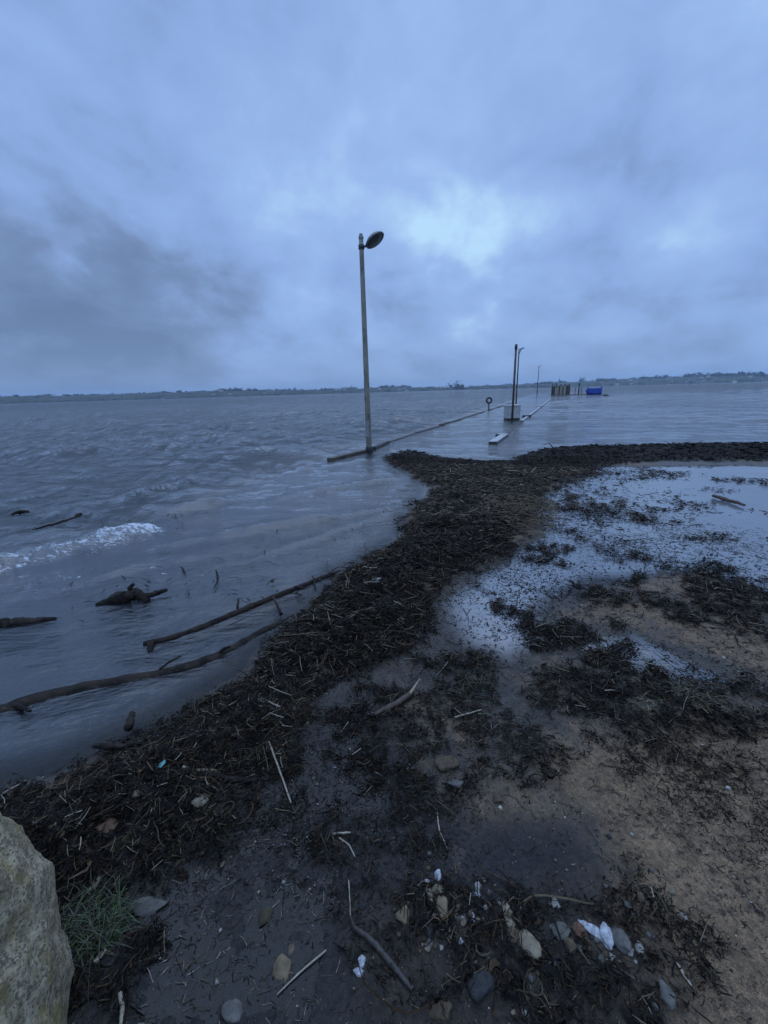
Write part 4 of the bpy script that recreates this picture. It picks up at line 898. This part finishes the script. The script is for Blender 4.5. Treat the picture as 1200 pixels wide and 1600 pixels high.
for i, ((x, y, w, h), k, lab) in enumerate(ST): stone('stone', x, y, w, h, k, lab, 'stone', 200+i, .62, .20)
LT = [((926, 1462, 15, 44), .55, 'long jagged white foam piece lying on stones', .75), ((946, 1476, 19, 32), .34, 'lumpy white foam piece left of the grey block stone', 0), ((566, 1510, 13, 18), .22, 'small lumpy white foam piece beside the dark bent stick', 0), ((561, 1524, 17, 14), .24, 'lower white crumb touching the lumpy foam piece', 0), ((684, 1369, 15, 17), .2, 'white crumb at the top of the pebble strip', 0), ((667, 1381, 10, 8), .2, 'white chip left of the crumb at the top of the pebble strip', 0),
      ((640, 1203, 8, 15), .3, 'upright white scrap on the dark weed strip', 0), ((590, 922, 16, 8), .1, 'white oblong scrap on the weed bank beside the slender branch', 0), ((616, 936, 13, 7), .1, 'white oblong scrap right of another on the weed bank', 0), ((721, 1482, 8, 12), .15, 'bluish white scrap right of the slate blue stone', 0), ((738, 1436, 8, 9), .2, 'white scrap on the right of the pebble strip', 0), ((1008, 893, 5, 12), .2, 'small white scrap standing in the pool', 0), ((602, 1016, 6, 6), .1, 'white dot of litter on the weed bank below the oblong scraps', 0), ((60, 1320, 13, 8), .3, 'white shell on weed beside the boulder', .6), ((748, 1402, 10, 10), .2, 'white crumb right of the beige pebbles', 0), ((739, 1446, 6, 7), .2, 'lower white crumb on the right of the pebble strip', 0)]
for i, ((x, y, w, h), lump, lab, a_) in enumerate(LT): stone('white_scrap', x, y, w, h, 'white', lab, 'litter', 300+i, .5, lump+.1, ang=a_)
# torn teal plastic
p = at(258, 1223); bm = bmesh.new(); s = .016
vv = [bm.verts.new(q) for q in ((-s*1.1, -s, .004), (s*.5, -s*.9, .012), (s*1.1, s*.3, .016), (s*.7, s*1.3, .02), (-s*.7, s*.9, .010), (0, 0, .018))]
for k in range(5): bm.faces.new((vv[k], vv[(k+1) % 5], vv[5]))
bmesh.ops.solidify(bm, geom=bm.faces[:], thickness=.002)
TEAL = rough_mat('teal plastic', (.20, .50, .46), (.26, .58, .54), 40, .35, .2, .002)
o = bm_obj('plastic_scrap', bm, TEAL); o.location = (p[0], p[1], max(gz1(p), 0)+.028); tag(o, 'torn teal plastic scrap on the weed bank', 'litter')
# small pebbles
PB = ['tan', 'beige', 'grey', 'brown', 'dark', 'pale', 'grey', 'brown']
zone = [((700, 1430), 70, 80, 52, 'small pebble in the pebble strip at lower centre', 'pebbles of the strip at lower centre'), ((860, 1500), 130, 75, 50, 'small pebble in dark weed at lower right', 'pebbles in the weed at lower right'), ((1000, 1440), 90, 90, 26, 'small pebble on the sand edge at lower right', 'pebbles on the sand edge')]
protos = []
for i, k in enumerate(PB):
    o = stone('pebble', 700, 1440, 10, 10, k, 'x', 'pebble', 400+i, .65, .25, sub=2); protos.append(o)
first = set()
for (cx, cy), rx, ry, n_, lab, grp in zone:
    for j in range(n_):
        o = protos[(j+n_) % 8]
        if o.name in first: o = o.copy(); COL.objects.link(o)
        else: first.add(o.name)
        p = at(cx+rx*rs.gauss(0, .6), cy+ry*rs.gauss(0, .6)); s = rs.uniform(.45, 1.15)
        o.location = (p[0], p[1], max(gz1(p), 0)+.003); o.scale = (s, s*rs.uniform(.8, 1.3), s); o.rotation_euler = (0, 0, rs.uniform(0, 6.28)); tag(o, lab, 'pebble', grp)

# ------------------------------------------------------------------ boulder
def boulder():
    m, nt, out = mat_new('lichen granite')
    tc = nd(nt, 'ShaderNodeTexCoord'); P = tc.outputs['Object']
    N = lambda s, d=6.0, r=.62: nd(nt, 'ShaderNodeTexNoise', {'Vector': P, 'Scale': s, 'Detail': d, 'Roughness': r}).outputs[0]
    c = mixc(nt, ramp(nt, N(38), .35, .65), (.23, .185, .105, 1), (.50, .42, .27, 1))
    vo = nd(nt, 'ShaderNodeTexVoronoi', {'Vector': P, 'Scale': 210.0})
    c = mixc(nt, math_(nt, 'MULTIPLY', ramp(nt, vo.outputs['Color'], .62, .75), .7), c, (.06, .055, .045, 1))
    c = mixc(nt, math_(nt, 'MULTIPLY', ramp(nt, N(7, 8, .75), .50, .62), .7), c, (.27, .205, .06, 1))
    c = mixc(nt, math_(nt, 'MULTIPLY', ramp(nt, N(6, 7, .7), .60, .68), .7), c, (.085, .10, .05, 1))
    c = mixc(nt, ramp(nt, N(13, 6, .7), .66, .70), c, (.46, .47, .44, 1))
    h = math_(nt, 'ADD', N(70), math_(nt, 'MULTIPLY', N(190, 4), .6))
    b = nd(nt, 'ShaderNodeBump', {'Height': h, 'Strength': .8, 'Distance': .009})
    p = nd(nt, 'ShaderNodeBsdfPrincipled', {'Base Color': c, 'Roughness': .8, 'Normal': b.outputs[0]}); nt.links.new(p.outputs[0], out.inputs[0])
    bm = bmesh.new(); bmesh.ops.create_icosphere(bm, subdivisions=6, radius=1)
    co_ = np.array([v.co for v in bm.verts]); x, y, z = co_.T
    n1 = fbm(x+z*.7, y-z*.9, 1.1, 4, 500); n2 = fbm(x-z, y+z*.6, 5, 4, 510); n3 = fbm(x+2*z, y-z, 18, 4, 520)
    k = 1+.12*n1+.034*n2+.016*n3+.05*np.abs(fbm(x-.5*z, y+z, 2.3, 3, 530))
    for v, kk in zip(bm.verts, k):
        v.co = Vector((v.co.x*.43*kk, v.co.y*.50*kk, math.copysign(abs(v.co.z)**.8, v.co.z)*.78*kk))
    o = bm_obj('boulder', bm, m, None, True); o.location = (-1.28, .47, .13); o.rotation_euler = (.0, .12, .25)
    tag(o, 'big granite boulder with yellow lichen in the bottom left corner', 'boulder')
boulder()
# ------------------------------------------------------------------ grass tufts
GRASS = tint_mat('grass', rough=.5)
def tuft(px, py, rad, n, L0, W0, pal, label, seed, squash=.5):
    c = at(px, py); rs_ = np.random.default_rng(seed); V = []; Fq = []; C = []
    for k in range(n):
        a = rs_.uniform(0, 6.283); r = rad*math.sqrt(rs_.random()); b0 = c+np.array([r*math.cos(a), r*math.sin(a)*.8, 0]); b0[2] = max(gz1(c), 0)
        L = L0*math.exp(rs_.normal()*.3); yaw = rs_.uniform(0, 6.283); pit = R(rs_.uniform(5, 58)); w = W0*rs_.uniform(.7, 1.3); p = b0.copy(); base = len(V)
        s = np.array([-math.sin(yaw), math.cos(yaw), 0])*w/2
        for j in range(5):
            f = 1-j/4*.9; V += [p-s*f-c, p+s*f-c]
            p = p+np.array([math.cos(yaw)*math.cos(pit), math.sin(yaw)*math.cos(pit), math.sin(pit)])*L/4; pit -= R(rs_.uniform(12, 38)); p[2] = max(p[2], b0[2]+.004)
        for j in range(4): Fq.append((base+2*j, base+2*j+1, base+2*j+3, base+2*j+2))
        cc = np.array(pal[rs_.integers(len(pal))])*math.exp(rs_.normal()*.25); C += [cc]*10
    o = np_mesh('grass_tuft', V, Fq, GRASS, None, np.array(C), smooth=False); o.location = c; return tag(o, label, 'grass')
GREEN = [(.032, .062, .014), (.05, .082, .02), (.024, .042, .011), (.075, .085, .03), (.05, .042, .018), (.02, .022, .01)]
YEL = [(.10, .095, .045), (.16, .14, .08), (.055, .06, .028), (.03, .03, .018)]
tuft(135, 1455, .13, 620, .09, .0042, GREEN, 'dense green grass tuft growing against the boulder', 61)
tuft(1082, 1092, .12, 170, .09, .0050, YEL, 'yellowish grass tuft on the wet ground at right', 62)
tuft(728, 1100, .16, 200, .06, .0045, GREEN[:3]+DARK[:2], 'low dark green grass tuft right of the split stick', 63)
tuft(1020, 1106, .09, 70, .07, .0045, YEL, 'sparse yellow grass tuft left of the bigger one', 64)
tuft(515, 1320, .04, 60, .05, .0028, YEL[2:]+DARK[:3], 'small dark tuft of grass and weed on bare mud', 65)

# ------------------------------------------------------------------ sea air
def haze():
    m = bpy.data.materials.new('sea air'); m.use_nodes = True; nt = m.node_tree; nt.nodes.clear(); out = nd(nt, 'ShaderNodeOutputMaterial')
    p = nd(nt, 'ShaderNodeVolumePrincipled', {'Color': (.62, .80, 1.0, 1), 'Density': .00022, 'Anisotropy': .2}); nt.links.new(p.outputs[0], out.inputs['Volume'])
    bm = bmesh.new(); add_box(bm, (0, 1500, 34), (8600, 5600, 76)); o = bm_obj('haze', bm, m); tag(o, kind='stuff')
haze()
